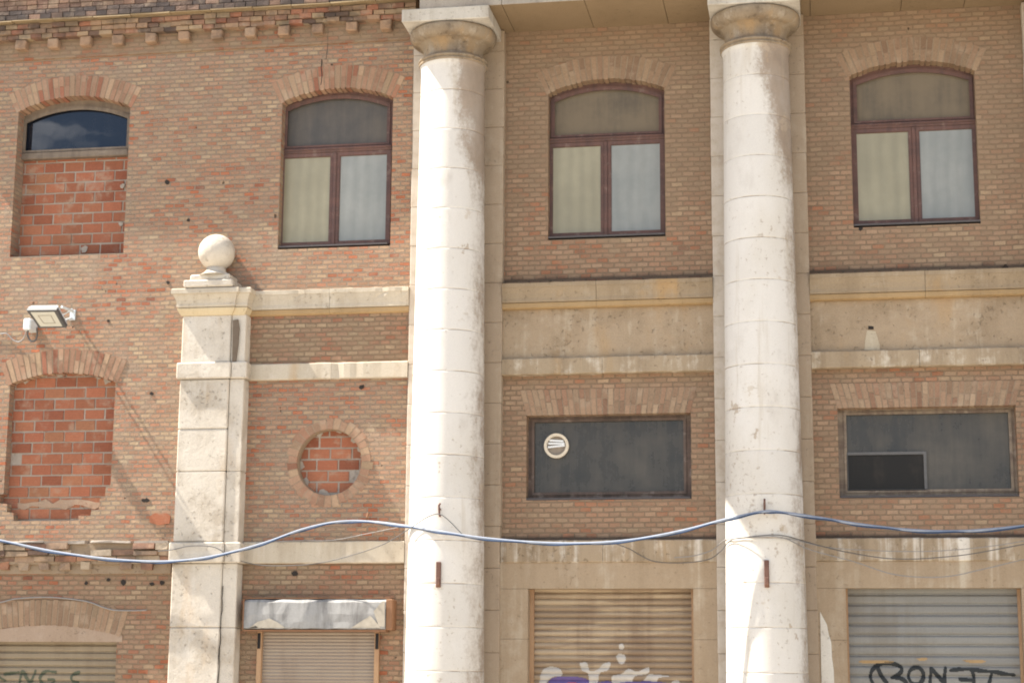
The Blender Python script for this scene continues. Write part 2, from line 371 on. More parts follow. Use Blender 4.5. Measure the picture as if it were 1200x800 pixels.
M['voussoir_bay'] = island_brick_mat('dusty arch brick', [(0, (.215, .137, .088)), (.2, (.235, .153, .097)), (.7, (.248, .163, .103)), (1, (.275, .19, .12))])
M['voussoir_flat'] = island_brick_mat('flat arch brick', [(0, (.25, .145, .093)), (.2, (.265, .168, .108)), (.7, (.285, .187, .12)), (1, (.325, .228, .148))])
M['corbel'] = island_brick_mat('sooty corbel brick', [(0, (.10, .07, .055)), (.15, (.16, .10, .07)), (.3, (.27, .115, .07)), (.5, (.25, .155, .10)), (.8, (.29, .195, .12)), (1, (.34, .25, .155))], .012, .5)
M['dark_brick'] = island_brick_mat('dark capping brick', [(0, (.075, .06, .055)), (.6, (.12, .09, .075)), (1, (.22, .14, .10))], .01, .5)
M['hollow'] = island_brick_mat('hollow clay brick', [(0, (.25, .088, .05)), (.3, (.285, .105, .058)), (.7, (.305, .12, .066)), (.93, (.325, .145, .078)), (1, (.34, .185, .10))], .004, 0, groove=1)
M['mortar'] = stone_mat('grey mortar', (.335, .28, .225), (.29, .24, .195), (.50, .45, .39), .2, .4, .5, 2.5, .012)
M['mortar_smear'] = stone_mat('brownish mortar smear', (.34, .24, .165), (.30, .17, .11), (.40, .31, .235), .2, .4, .6, 2.5, .012)
M['mortar_tan'] = stone_mat('tan mortar', (.27, .20, .135), (.21, .15, .10), (.34, .27, .19), .2, .3, .5, 2.5, .012)
M['column'] = column_mat()
M['cap'] = stone_mat('stained capital stone', (.265, .205, .14), (.15, .11, .075), (.44, .385, .31), .2, .4, .8, 2.2, .010, rust=.35)
M['abacus'] = stone_mat('abacus stone', (.49, .45, .39), (.31, .265, .21), (.58, .54, .48), .6, .4, .65)
M['cream'] = stone_mat('cream limestone', (.52, .46, .38), (.355, .295, .225), (.60, .55, .48), .25, .4, .8, 1.3, .016, rust=.25)
M['creamband'] = stone_mat('cream cornice stone', (.46, .395, .305), (.325, .26, .185), (.56, .50, .415), .65, .4, .6, 1.0, .006, rust=.35)
M['bayband'] = stone_mat('streaked bay cornice', (.31, .232, .148), (.235, .17, .105), (.44, .37, .275), .8, .35, .65, 1.0, .006, rust=.45)
M['limeledge'] = stone_mat('lime run ledge', (.33, .25, .165), (.22, .16, .10), (.68, .62, .53), .8, .55, .75, 1.0, .008, rust=.3, runs=(.50, .64, 1.0, 1.1, .85))
M['limeband'] = stone_mat('lime streaked ledge', (.34, .26, .172), (.235, .17, .108), (.60, .53, .43), .8, .8, .6, 1.0, .006, rust=.3)
M['ochre'] = stone_mat('ochre fillet', (.36, .24, .12), (.26, .17, .085), (.42, .32, .19), .5, .2, .6)
M['ochrecream'] = stone_mat('cream ochre fillet', (.52, .42, .27), (.40, .30, .18), (.58, .50, .37), .5, .2, .6)
M['fillet'] = stone_mat('dull ochre tile edge', (.25, .18, .10), (.16, .115, .07), (.33, .26, .16), .3, .3, .7, 2.0)
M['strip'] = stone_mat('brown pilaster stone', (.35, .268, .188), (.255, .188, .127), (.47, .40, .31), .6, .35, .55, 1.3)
def paled(m, pale):            # mixes the left side of each strip towards a paler tone
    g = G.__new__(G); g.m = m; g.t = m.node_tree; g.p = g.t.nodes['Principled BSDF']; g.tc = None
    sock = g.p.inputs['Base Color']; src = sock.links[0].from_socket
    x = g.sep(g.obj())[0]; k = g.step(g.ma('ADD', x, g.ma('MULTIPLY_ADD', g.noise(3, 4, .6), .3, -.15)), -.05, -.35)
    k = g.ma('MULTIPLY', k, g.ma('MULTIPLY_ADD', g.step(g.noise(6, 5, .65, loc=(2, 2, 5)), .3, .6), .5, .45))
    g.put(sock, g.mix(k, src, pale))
paled(M['strip'], (.50, .435, .36))
M['panel'] = stone_mat('weathered plaster panel', (.345, .258, .17), (.255, .185, .117), (.46, .385, .285), .2, .5, .75, 1.6, .012, rust=.25)
M['surround'] = stone_mat('smooth brown door surround', (.335, .25, .165), (.27, .195, .123), (.50, .43, .33), .7, .35, .5, 1.0, .003, runs=(.54, .66, 2.2, 2.8, .8))
M['soffit'] = stone_mat('soffit slab stone', (.245, .175, .105), (.20, .14, .08), (.285, .21, .13), .1, .2, .5, 1.0, .003)
M['archit'] = stone_mat('grey architrave', (.34, .30, .255), (.22, .19, .165), (.42, .37, .31), .75, .3, .7)
M['redwood'] = wood_mat('faded red brown frame', (.135, .072, .058), (.092, .055, .048), (.20, .14, .115))
M['greywood'] = wood_mat('bare grey wood frame', (.19, .145, .105), (.13, .10, .075), (.25, .20, .15))
M['darkwood'] = wood_mat('dark rotten frame', (.13, .09, .07), (.07, .05, .04), (.24, .19, .155))
M['palewood'] = wood_mat('flaking pale frame', (.25, .195, .14), (.14, .10, .075), (.33, .27, .21))
M['sill'] = flat_mat('dark sill', (.09, .08, .078), .8)
M['sky_glass'] = glass_mat('clean glass', (.008, .010, .016), (.05, .05, .05), .15, .015, .1)
M['fan_glass'] = glass_mat('dark dusty glass', (.066, .058, .050), (.125, .108, .09), .9, .3, spec=.3)
M['fan_dust'] = glass_mat('brown dusty glass', (.09, .073, .052), (.18, .142, .098), .95, .35, spec=.25, lo=.25, hi=.6)
M['ochre_pane'] = glass_mat('ochre frosted pane', (.24, .212, .135), (.315, .285, .195), .9, .3, .3, folds=.05)
M['blue_pane'] = glass_mat('grey blue frosted pane', (.205, .21, .19), (.285, .285, .26), .9, .3, .3, folds=.04)
M['rect_glass'] = glass_mat('grimy grey glass', (.034, .030, .025), (.105, .092, .074), .95, .18, .42, spec=.36, lo=.30, hi=.78)
M['hole_glass'] = glass_mat('black glass', (.022, .020, .018), (.10, .078, .06), .6, .35, .5, spec=.12, lo=.5, hi=.8)
M['shut_tan'] = slat_mat('tan roller slats', (.265, .19, .122), (.41, .315, .21), (.165, .103, .063), .8)
M['shut_grey'] = slat_mat('grey roller slats', (.215, .205, .185), (.25, .238, .21), (.165, .14, .11), .6)
M['shut_olive'] = slat_mat('olive beige roller slats', (.23, .18, .118), (.265, .21, .14), (.17, .12, .075), .6)
M['shut_brown'] = slat_mat('grey brown roller slats', (.27, .212, .16), (.30, .245, .185), (.2, .145, .105), .5)
M['rustframe'] = metal_mat('rusty channel', (.36, .22, .12), (.20, .095, .05), .8, .8, 0)
M['slot'] = flat_mat('black slot', (.015, .013, .012), .9)
M['galv'] = metal_mat('weathered galvanised sheet', (.30, .288, .27), (.135, .125, .115), .85, .75, .1, True, .44, .62, 7)
M['galvpale'] = flat_mat('peeled pale paint', (.36, .315, .25), .8, var=.4, sc=12)
M['rust'] = metal_mat('orange rust', (.20, .10, .05), (.13, .065, .038), .7, .85, 0, True)
M['darkrust'] = metal_mat('dark rust', (.13, .065, .045), (.24, .115, .06), .6, .85, 0, False)
M['bluecable'] = flat_mat('blue grey cable sheath', (.25, .27, .31), .8, .12)
M['bluestrand'] = flat_mat('blue cable strand', (.04, .06, .105), .8, .1)
M['blackcable'] = flat_mat('dark cable sheath', (.10, .095, .09), .6)
M['sashgrey'] = flat_mat('grey aluminium edge', (.11, .105, .10), .6)
M['greycable'] = flat_mat('grey cable sheath', (.24, .225, .21), .6)
M['lamp_grey'] = flat_mat('pale lamp casing', (.55, .58, .58), .45)
M['lamp_dark'] = flat_mat('dark lamp frame', (.075, .072, .07), .55)
M['lamp_lens'] = flat_mat('lamp lens', (.44, .42, .35), .25, .5, var=.08)
M['lamp_led'] = flat_mat('led array edge', (.28, .25, .20), .4)
M['vent_rim'] = flat_mat('cream plastic vent', (.62, .53, .40), .5)
M['vent_blade'] = flat_mat('white vent blade', (.72, .71, .68), .5)
M['paint_black'] = flat_mat('black spray paint', (.022, .024, .024), .6)
M['paint_green'] = flat_mat('dark green spray paint', (.075, .08, .05), .6)
M['paint_white'] = flat_mat('white spray paint', (.44, .395, .34), .6, var=.35, sc=9)
M['paint_purple'] = flat_mat('purple spray paint', (.11, .075, .20), .6, var=.3, sc=9)
M['paint_red'] = flat_mat('dull red spray paint', (.32, .07, .10), .6)
M['lime'] = stone_mat('white lime patch', (.62, .57, .49), (.45, .38, .30), (.70, .66, .6), .4, .4, .5, 2.0)
M['limerun'] = stone_mat('old lime run', (.43, .36, .26), (.36, .275, .18), (.52, .45, .35), .6, .5, .6, 2.0)
M['crack'] = flat_mat('dark crack', (.03, .024, .02), .95)
M['roofing'] = flat_mat('roof felt', (.18, .12, .09), .9)

# ------------------------------------------------------------------ ground
bm = bmesh.new(); v = [bm.verts.new(p) for p in ((-400, -400, -.13), (400, -400, -.13), (400, 400, -.13), (-400, 400, -.13))]; face(bm, v)
g = G('pale paved ground'); bb = g.new('ShaderNodeTexBrick'); g.put(bb.inputs['Vector'], g.obj()); bb.inputs['Scale'].default_value = 1
bb.inputs['Color1'].default_value = (.36, .32, .26, 1); bb.inputs['Color2'].default_value = (.44, .39, .32, 1); bb.inputs['Mortar'].default_value = (.22, .19, .16, 1)
bb.inputs['Brick Width'].default_value = .6; bb.inputs['Row Height'].default_value = .4; bb.inputs['Mortar Size'].default_value = .008
tag(finish('ground', bm, g.done(bb.outputs[0], .9, .2)), kind='structure')
bm = bmesh.new(); box(bm, -40, 40, -2.4, 0.9, -.125, -.004, bev=.02); box(bm, -40, 40, -2.56, -2.405, -.128, .0, bev=.015)
tag(finish('pavement', bm, stone_mat('pavement concrete', (.40, .36, .30), (.30, .26, .21), (.48, .44, .38), .2)), kind='structure')

# ------------------------------------------------------------------ building
W, B = .05, .12                 # wing brick plane, portico brick plane
bld = empty('brick_building', (0, 0, 0), 'old brick industrial building with white stone columns, arched windows and roller shutters', 'building')

def part(name, bm, mat, parent=bld, label=None, smooth=False, origin=None):
    o = finish(name, bm, mat, parent, smooth, origin)
    if label: o['label'] = label
    return o

# window openings (wall-plane numbers: x0, x1, sill, spring, crown)
WIN = {'w1': (-9.20, -7.82, 6.43, 8.19, 8.345), 'w2': (-5.99, -4.69, 6.41, 8.145, 8.285), 'wa': (-2.915, -1.625, 6.41, 8.10, 8.235), 'wb': (.38, 1.694, 6.43, 8.13, 8.265)}
LOWW = (-9.10, -7.835, 3.39, 4.95, 5.07)
OC = (-5.325, 4.0, .37)
def wa(k, y):
    x0, x1, z0, zs, zc = WIN[k] if isinstance(k, str) else k
    return sx(x0, y), sx(x1, y), sz(z0, y), sz(zs, y), sz(zc, y)
def circ(cx, cz, r, n=40): return [(cx+r*math.cos(2*math.pi*k/n), cz+r*math.sin(2*math.pi*k/n)) for k in range(n)]
ocx, ocz, ocr = sx(OC[0], W), sz(OC[1], W), OC[2]
lx0, lx1, lz0, lzs, lzc = wa(LOWW, W)
low_poly = arch_poly(lx0, lx1, lz0+.36, lzs, lzc)[2:]
# ragged, broken lower corners of the bricked-up opening
low_poly = low_poly + [(lx0, lz0+.30), (lx0-.05, lz0+.30), (lx0-.05, lz0+.2), (lx0+.05, lz0+.19), (lx0+.05, lz0+.1), (lx0+.13, lz0+.09), (lx0+.14, lz0),
                       (lx1-.36, lz0), (lx1-.36, lz0+.05), (lx1-.22, lz0+.05), (lx1-.21, lz0+.11), (lx1-.12, lz0+.12), (lx1-.12, lz0+.24), (lx1-.06, lz0+.25), (lx1-.055, lz0+.37), (lx1, lz0+.38)]
bm = bmesh.new()
plate(bm, rect(-13.2, -4.2, 3.0, 9.3), [arch_poly(*wa('w1', W)), arch_poly(*wa('w2', W)), low_poly, circ(ocx, ocz, ocr)], W, W+.40)
part('brick_wall', bm, M['brick_wing'], label='sunlit brick wall of the plain wing left of the columns')
# ground floor wall of the wing and of the first bay
bm = bmesh.new()
sh0 = (-9.30, sx(-7.672, W), sz(2.07, W)); sb0 = (at(308, 745, .05).x-.046, at(440, 745, .05).x+.046, 2.30)
plate(bm, [(-13.2, 0), (sh0[0], 0), (sh0[0], sh0[2]), (sh0[1], sh0[2]), (sh0[1], 0), (sb0[0], 0), (sb0[0], sb0[2]), (sb0[1], sb0[2]), (sb0[1], 0), (-4.2, 0), (-4.2, 2.998), (-13.2, 2.998)], [], W+.003, W+.40)
part('brick_wall', bm, M['brick_low'], label='grimy ground floor brick wall with two shuttered doorways')
for k, r_, x0, x1 in (('wa', (-3.14, -1.375, 3.56, 4.475), -3.9, -.7), ('wb', (.157, 1.965, 3.55, 4.495), -.6, 2.8)):
    bm = bmesh.new()
    plate(bm, rect(x0, x1, 2.9, 9.0), [arch_poly(*wa(k, B)), P(B, rect(*r_))], B, B+.40)
    part('brick_wall', bm, M['brick_bay'], label='shaded brick wall of the bay ' + ('between the two columns' if k == 'wa' else 'right of the second column'))

# brick arches of single bricks
def arch_bricks(name, k, y, h, mat, depth=.17, label=None, clip=None, step=.06, split=.5):
    x0, x1, z0, zs, zc = wa(k, y)
    xm = (x0+x1)/2; c = (x1-x0)/2; s = zc-zs; rad = (c*c+s*s)/(2*s); cz = zc-rad; a = math.asin(c/rad); a2 = a+.02
    n = max(8, int(2*a2*rad/step)); bm = bmesh.new()
    for i in range(n):
        t0 = -a2+2*a2*i/n; t1 = -a2+2*a2*(i+1)/n; gj = .0065/rad
        segs = [(0, h)]
        if random.random() < split: q = random.choice((.45, .5, .55))*h; segs = [(0, q-.004), (q+.004, h)]
        for r0, r1 in segs:
            r0_, r1_ = rad-.004+r0-(random.uniform(0, .014) if r0 == 0 else 0), rad+r1-(random.uniform(0, .015) if r1 == h else 0)
            yo = y-.004-random.uniform(0, .004)
            poly = [(xm+r0_*math.sin(t0+gj), cz+r0_*math.cos(t0+gj)), (xm+r0_*math.sin(t1-gj), cz+r0_*math.cos(t1-gj)), (xm+r1_*math.sin(t1-gj), cz+r1_*math.cos(t1-gj)), (xm+r1_*math.sin(t0+gj), cz+r1_*math.cos(t0+gj))]
            prism(bm, poly, yo, y+depth if r0 == 0 else y+.03)
    # mortar bed just proud of the wall face, behind the bricks
    ring = [(xm+(rad-.001)*math.sin(t), cz+(rad-.001)*math.cos(t)) for t in [-a2+2*a2*i/16 for i in range(17)]]+[(xm+(rad+h-.012)*math.sin(t), cz+(rad+h-.012)*math.cos(t)) for t in [a2-2*a2*i/16 for i in range(17)]]
    prism(bm, ring, y-.002, y+depth-.004, 1)
    return part(name, bm, [mat, M['mortar_tan']], label=label)
arch_bricks('brick_arch', 'w1', W, .25, M['voussoir'], label='brick arch over the bricked-up upper window')
arch_bricks('brick_arch', 'w2', W, .27, M['voussoir'], label='brick arch with a crack over the sunlit upper window')
arch_bricks('brick_arch', 'wa', B, .27, M['voussoir_bay'], label='shaded brick arch over the middle upper window')
arch_bricks('brick_arch', 'wb', B, .27, M['voussoir_bay'], label='shaded brick arch over the right upper window')
arch_bricks('brick_arch', LOWW, W, .27, M['voussoir'], .11, label='sunlit brick arch over the bricked-up lower window')
# flat arches over the two wide windows
def flat_arch(x0, x1, z0, z1, y, mat, label):
    x0, x1, z0, z1 = sx(x0, y), sx(x1, y), sz(z0, y)-.004, sz(z1, y); n = int((x1-x0)/.058); bm = bmesh.new()
    for i in range(n):
        def q(t, z): 
            e = .075*(z-z0)/(z1-z0); return x0-e+(x1-x0+2*e)*t
        t0, t1 = i/n, (i+1)/n; gj = .006; mid = z0+(z1-z0)*random.choice((.35, .5, .62))
        for za, zb in ((z0, mid-.004), (mid+.004, z1)):
            prism(bm, [(q(t0, za)+gj, za), (q(t1, za)-gj, za), (q(t1, zb)-gj, zb), (q(t0, zb)+gj, zb)], y-.004-random.uniform(0, .004), y+(.10 if za == z0 else .03))
    prism(bm, [(x0, z0+.003), (x1, z0+.003), (x1+.07, z1-.005), (x0-.07, z1-.005)], y-.002, y+.09, 1)
    part('brick_arch', bm, [mat, M['mortar_tan']], label=label)
flat_arch(-3.14, -1.375, 4.478, 4.752, B, M['voussoir_flat'], 'flat brick arch over the wide window between the columns')
flat_arch(.157, 1.965, 4.496, 4.752, B, M['voussoir_flat'], 'flat brick arch over the wide window at the right')
# round window ring
bm = bmesh.new(); n = 34
for i in range(n):
    t0, t1 = 2*math.pi*i/n+.012, 2*math.pi*(i+1)/n-.012; r0, r1 = ocr-.003, ocr+random.uniform(.09, .13)
    prism(bm, [(ocx+r0*math.cos(t0), ocz+r0*math.sin(t0)), (ocx+r1*math.cos(t0), ocz+r1*math.sin(t0)), (ocx+r1*math.cos(t1), ocz+r1*math.sin(t1)), (ocx+r0*math.cos(t1), ocz+r0*math.sin(t1))], W-.003-random.uniform(0, .003), W+.03)
ri = circ(ocx, ocz, ocr-.006)
plate(bm, circ(ocx, ocz, ocr+.10), [circ(ocx, ocz, ocr-.001)], W-.002, W+.02, 1)
plate(bm, circ(ocx, ocz, ocr+.005), [circ(ocx, ocz, ocr-.010)], W+.022, W+.21, 2)
part('round_window_ring', bm, [M['voussoir'], M['mortar_tan'], M['mortar_tan']], label='ring of radial bricks round the blocked round window')

# infill of hollow clay bricks, clipped to its opening
def clip_poly(poly, x0, x1, z0, z1):
    def cl(p, f, inter):
        o = []
        for i in range(len(p)):
            a, b = p[i], p[(i+1) % len(p)]; fa, fb = f(a), f(b)
            if fa: o.append(a)
            if fa != fb: o.append(inter(a, b))
        return o
    lx = lambda X: (lambda a, b: (X, a[1]+(b[1]-a[1])*(X-a[0])/(b[0]-a[0])))
    lz = lambda Z: (lambda a, b: (a[0]+(b[0]-a[0])*(Z-a[1])/(b[1]-a[1]), Z))
    for f, i in ((lambda p: p[0] >= x0, lx(x0)), (lambda p: p[0] <= x1, lx(x1)), (lambda p: p[1] >= z0, lz(z0)), (lambda p: p[1] <= z1, lz(z1))):
        poly = cl(poly, f, i)
        if len(poly) < 3: return []
    return poly
def infill(poly, y, x_off, z_off, label, seed, gob=0, smear=None):
    rnd = random.Random(seed); xs = [p[0] for p in poly]; zs = [p[1] for p in poly]; bm = bmesh.new()
    row = 0; z = min(zs)+z_off
    while z < max(zs):
        x = min(xs)-.25+x_off+(0 if row % 2 else -.125)+rnd.uniform(-.02, .02)
        while x < max(xs):
            a = .0095; j = lambda: rnd.uniform(-.003, .003)
            c = clip_poly(poly, x+a+j(), x+.246-a+j(), z+a+j(), z+.125-a+j())
            ar = abs(sum(c[i][0]*c[(i+1) % len(c)][1]-c[(i+1) % len(c)][0]*c[i][1] for i in range(len(c))))/2 if c else 0
            if ar > .0012 and rnd.random() > .004 and not (smear and smear(x+.12, z+.06)): prism(bm, c, y+rnd.uniform(-.004, .004), y+.05)
            x += .246
        z += .125; row += 1
    plate(bm, poly, [], y+.009, y+.1, 1)
    for _ in range(gob):             # lumps of squeezed-out mortar
        i = rnd.randrange(len(poly)); t = rnd.random(); px = poly[i][0]*(1-t)+poly[(i+1) % len(poly)][0]*t; pz = poly[i][1]*(1-t)+poly[(i+1) % len(poly)][1]*t
        cx, cz = sum(xs)/len(xs), sum(zs)/len(zs); px += (cx-px)*.10; pz += (cz-pz)*.10
        n = 9; r = rnd.uniform(.03, .07); pl = [(px+r*rnd.uniform(.6, 1.2)*math.cos(2*math.pi*k/n), pz+r*rnd.uniform(.5, 1.1)*math.sin(2*math.pi*k/n)) for k in range(n)]
        prism(bm, pl, y-.008-rnd.random()*.006, y+.02, 1)
    return part('brick_infill', bm, [M['hollow'], M['mortar']], label=label)
yi = .27; x0, x1, z0, zs, zc = wa('w1', yi)
infill(rect(x0-.01, x1+.03, z0, sz(7.595, yi)), yi, .03, .0, 'red hollow brick infill in the lower part of the upper left window', 3, 4)
yl = .17
infill([(sx(a, yl-W), sz(b, yl-W)) for a, b in arch_poly(lx0-.06, lx1+.02, lz0-.02, lzs+.01, lzc+.01)], yl, .02, .03, 'red hollow brick infill in the lower arched window', 5, 8)
bm = bmesh.new(); n = 16; top = [(lx0+.12+.085*i, lz0+.215+random.uniform(-.03, .045)) for i in range(n-2)]; bot = [(p[0]+random.uniform(-.02, .02), lz0+.155+random.uniform(-.03, .03)) for p in top[::-1]]
plate(bm, top+bot, [], yl-.009, yl+.01); part('mortar_smear', bm, M['mortar_smear'])
infill(circ(ocx, ocz+.01, ocr+.03), .165, .12, .06, 'red hollow brick infill in the round window', 11, 10)

# arched timber windows
def scale_arch(k, y, dx, dz0, top, zsp=0):
    x0, x1, z0, zs, zc = wa(k, y)
    return x0, x1, z0, zs, zc
def arched_window(k, y, mat, tr, mull, panes, label, simple=False):
    x0, x1, z0, zs, zc = wa(k, y); x0 -= .012; x1 += .012; zs += .008; zc += .008
    t = .075; trz = sz(tr, y)           # transom underside..top = trz .. trz+.10
    bm = bmesh.new()
    ex = .04 if simple else 0
    vx = .065
    fan = arch_poly(x0+t-.0+ex, x1-t+.01+ex, trz+.065, zs-.05-ex-vx, zc-.068-ex-vx)
    if simple:
        plate(bm, arch_poly(x0, x1, trz-.02, zs, zc), [fan], y, y+.08)
    else:
        mx_ = sx(mull, y)
        lo = [rect(x0+.05, mx_-.05, z0+.035, trz-.03), rect(mx_+.05, x1-.04, z0+.035, trz-.03)]
        plate(bm, arch_poly(x0, x1, z0, zs, zc), [fan]+lo, y, y+.08)
    f = part('window', bm, mat, label=label)
    # moulded inner edge of the fanlight
    bm = bmesh.new(); o_ = arch_poly(x0+t-.03+ex, x1-t+.035+ex, trz+.053, zs-.025-ex-vx, zc-.04-ex-vx); i_ = arch_poly(x0+t+.012+ex, x1-t+ex, trz+.077, zs-.065-ex-vx, zc-.085-ex-vx)
    plate(bm, o_, [i_], y-.014, y-.002); part('fanlight_frame', bm, mat, f)
    bm = bmesh.new(); prism(bm, arch_poly(x0+t-.02, x1-t+.03, trz+.055, zs-.04, zc-.055), y+.03, y+.045); part('pane', bm, panes[0], f)
    if not simple:
        bm = bmesh.new(); box(bm, x0+.004, x1-.004, y-.035, y-.003, trz-.02, trz+.045, bev=.01); box(bm, x0+.01, x1-.01, y-.05, y-.036, trz+.010, trz+.032, bev=.005); part('transom', bm, mat, f)
        for (a, b), pm in zip(((x0+.012, mx_-.004), (mx_+.004, x1-.012)), panes[1:]):
            bm = bmesh.new(); plate(bm, rect(a, b, z0+.012, trz-.024), [rect(a+.05, b-.046, z0+.062, trz-.062)], y-.03, y-.003)
            plate(bm, rect(a+.04, b-.036, z0+.052, trz-.052), [rect(a+.058, b-.054, z0+.070, trz-.070)], y-.022, y-.004); sa = part('sash', bm, mat, f)
            bm = bmesh.new(); prism(bm, rect(a+.045, b-.041, z0+.057, trz-.057), y-.012, y-.006); part('pane', bm, pm, f)
        bm = bmesh.new(); box(bm, mx_-.022, mx_+.022, y-.045, y-.031, z0+.02, trz-.024, bev=.008); part('mullion', bm, mat, f)
        bm = bmesh.new(); box(bm, x0+.013, x1-.013, y-.135, y-.036, z0-.012, z0+.006); part('sill', bm, M['sill'], f)
    else:
        bm = bmesh.new(); box(bm, x0+.003, x1-.003, y-.03, y+.07, trz-.035, trz+.045, bev=.008); part('transom', bm, mat, f)
    return f
arched_window('w1', .22, M['greywood'], 7.62, 0, (M['sky_glass'],), 'bare grey wooden fanlight above the brick infill of the upper left window', True)
arched_window('w2', .20, M['redwood'], 7.53, -5.34, (M['fan_glass'], M['ochre_pane'], M['blue_pane']), 'faded red framed arched window left of the first column')
arched_window('wa', .26, M['redwood'], 7.52, -2.272, (M['fan_dust'], M['ochre_pane'], M['blue_pane']), 'faded red framed arched window between the two columns')
arched_window('wb', .26, M['redwood'], 7.53, 1.035, (M['fan_dust'], M['ochre_pane'], M['blue_pane']), 'faded red framed arched window right of the second column')

# wide rectangular windows
def wide_window(r_, y, mat, gm, label):
    x0, x1, z0, z1 = [f(v, y) for f, v in zip((sx, sx, sz, sz), r_)]; x0 -= .01; x1 += .01; z0 -= .006; z1 += .01
    bm = bmesh.new(); plate(bm, rect(x0, x1, z0, z1), [rect(x0+.095, x1-.085, z0+.085, z1-.085)], y, y+.07)
    plate(bm, rect(x0+.07, x1-.06, z0+.06, z1-.06), [rect(x0+.10, x1-.09, z0+.09, z1-.09)], y-.012, y-.002)
    f = part('window', bm, mat, label=label)
    bm = bmesh.new(); prism(bm, rect(x0+.08, x1-.07, z0+.07, z1-.07), y+.02, y+.03); part('pane', bm, gm, f)
    bm = bmesh.new(); box(bm, x0+.013, x1-.013, y-.13, y-.014, z0-.004, z0+.016); part('sill', bm, M['sill'], f)
    return f, (x0, x1, z0, z1)
fa, ra = wide_window((-3.14, -1.375, 3.56, 4.475), B+.14, M['darkwood'], M['rect_glass'], 'wide dark window with a round vent between the columns')
fb, rb = wide_window((.157, 1.965, 3.55, 4.495), B+.15, M['palewood'], M['rect_glass'], 'wide grimy window with flaking frame right of the second column')
yv = B+.155; c = at(652.5, 522.5, yv)
bm = bmesh.new(); plate(bm, circ(c.x, c.z, .135, 32), [circ(c.x, c.z, .104, 32)], yv-.04, yv); rim = part('vent', bm, M['vent_rim'], fa, label='round cream ventilator set in the dark pane')
bm = bmesh.new(); prism(bm, circ(c.x, c.z, .105, 32), yv-.006, yv+.002); o_ = part('vent_backing', bm, flat_mat('vent dark inside', (.27, .22, .17), .8), fa)
bm = bmesh.new()
for i, (a, zz) in enumerate(((8, .055), (2, .025), (-10, -.005))):
    hw = math.sqrt(max(.098**2-zz**2, .0004)); d = hw*math.tan(R(a))
    prism(bm, [(c.x-hw*.95, c.z+zz-.011+d*.5), (c.x+hw*.95, c.z+zz-.011-d*.5), (c.x+hw*.95, c.z+zz+.011-d*.5), (c.x-hw*.95, c.z+zz+.011+d*.5)], yv-.03, yv-.014)
part('vent_blades', bm, M['vent_blade'], fa)
# small opening light in the right wide window
q0 = at(992, 530, B+.15); q1 = at(1087, 574, B+.15)
bm = bmesh.new(); plate(bm, rect(q0.x, q1.x, q1.z, q0.z), [rect(q0.x+.012, q1.x-.03, q1.z+.012, q0.z-.03)], B+.138, B+.17); part('sash', bm, M['sashgrey'], fb)
bm = bmesh.new(); prism(bm, rect(q0.x+.005, q1.x-.02, q1.z+.005, q0.z-.02), B+.155, B+.168); part('pane', bm, M['hole_glass'], fb, label='small black pane of the opening light')

# stone cornices and bands, in blocks
def blocks(name, x0, x1, prof, mat, label=None, parent=bld, bl=.95, two=None, jit=.003):
    bm = bmesh.new(); x = x0; n = max(1, round((x1-x0)/bl)); xs = [x0+(x1-x0)*i/n+(random.uniform(-.12, .12) if 0 < i < n else 0) for i in range(n+1)]
    for a, b in zip(xs, xs[1:]):
        dy, dz = random.uniform(-jit, jit), random.uniform(-jit, jit)*.6
        worn_x(bm, [(p[0]+dy, p[1]+dz) for p in prof], a+.002, b-.002)
        if two:
            for tp, mi in two: profile_x(bm, [(p[0]+dy, p[1]+dz) for p in tp], a+.0015, b-.0015, mi)
    mats = mat if isinstance(mat, list) else [mat]
    return part(name, bm, mats, label=label, parent=parent)
def corn_prof(yf, yb, z0, z1):
    h = z1-z0; zf = z0+h*.235
    main = [(yb, zf+.002), (yf+.028, zf+.002), (yf+.024, zf+.012), (yf+.028, zf+.05), (yf+.022, zf+.10), (yf+.008, z1-.066), (yf+.006, z1-.052), (yf, z1-.05), (yf, z1-.004), (yf+.012, z1), (yb, z1+.012)]
    fil = [(yb, z0), (yf+.055, z0), (yf+.036, z0+.012), (yf+.036, zf-.006), (yf+.045, zf), (yb, zf)]
    return main, fil
for x0, x1, yb, mt, lb in ((-6.30, -4.463, W+.02, 'creamband', 'sunlit stone cornice between pilaster and first column'), (-3.42, -1.122, B+.02, 'bayband', 'stained stone cornice between the columns'), (-.10, 2.24, B+.02, 'bayband', 'stained stone cornice right of the second column')):
    mn, fl = corn_prof(-.035, yb, 5.652, 5.935)
    blocks('stone_cornice', x0, x1, mn, [M[mt], M['ochre']], lb, two=[(fl, 1)])
def band_prof(yf, yb, z0, z1, bv=.01): return [(yb, z0), (yf+bv, z0), (yf, z0+bv), (yf, z1-bv), (yf+bv, z1), (yb, z1+.008)]
for x0, x1, yb, yf, mt, lb in ((-6.30, -4.463, W+.02, -.005, 'creamband', 'sunlit stone band between pilaster and first column'), (-3.42, -1.122, B+.02, .01, 'limeband', 'lime streaked stone band between the columns'), (-.10, 2.24, B+.02, .01, 'limeband', 'lime streaked stone band right of the second column')):
    blocks('stone_band', x0, x1, band_prof(yf, yb, 4.925, 5.107), M[mt], lb, bl=1.1)
    lo = band_prof(yf, yb if x0 < -5 else B+.02, 2.902, 3.138)
    blocks('stone_ledge', x0, x1, lo, M['limeledge' if x0 > -5 else 'creamband'], lb.replace('stone band', 'lower stone ledge'), bl=1.3)
for x0, x1, lb in ((-3.6, -.9, 'plaster panel between the columns'), (-.3, 2.5, 'plaster panel right of the second column')):
    bm = bmesh.new(); prism(bm, rect(x0, x1, 5.08, 5.67), B-.045, B+.05); part('plaster_panel', bm, M['panel'], label=lb)
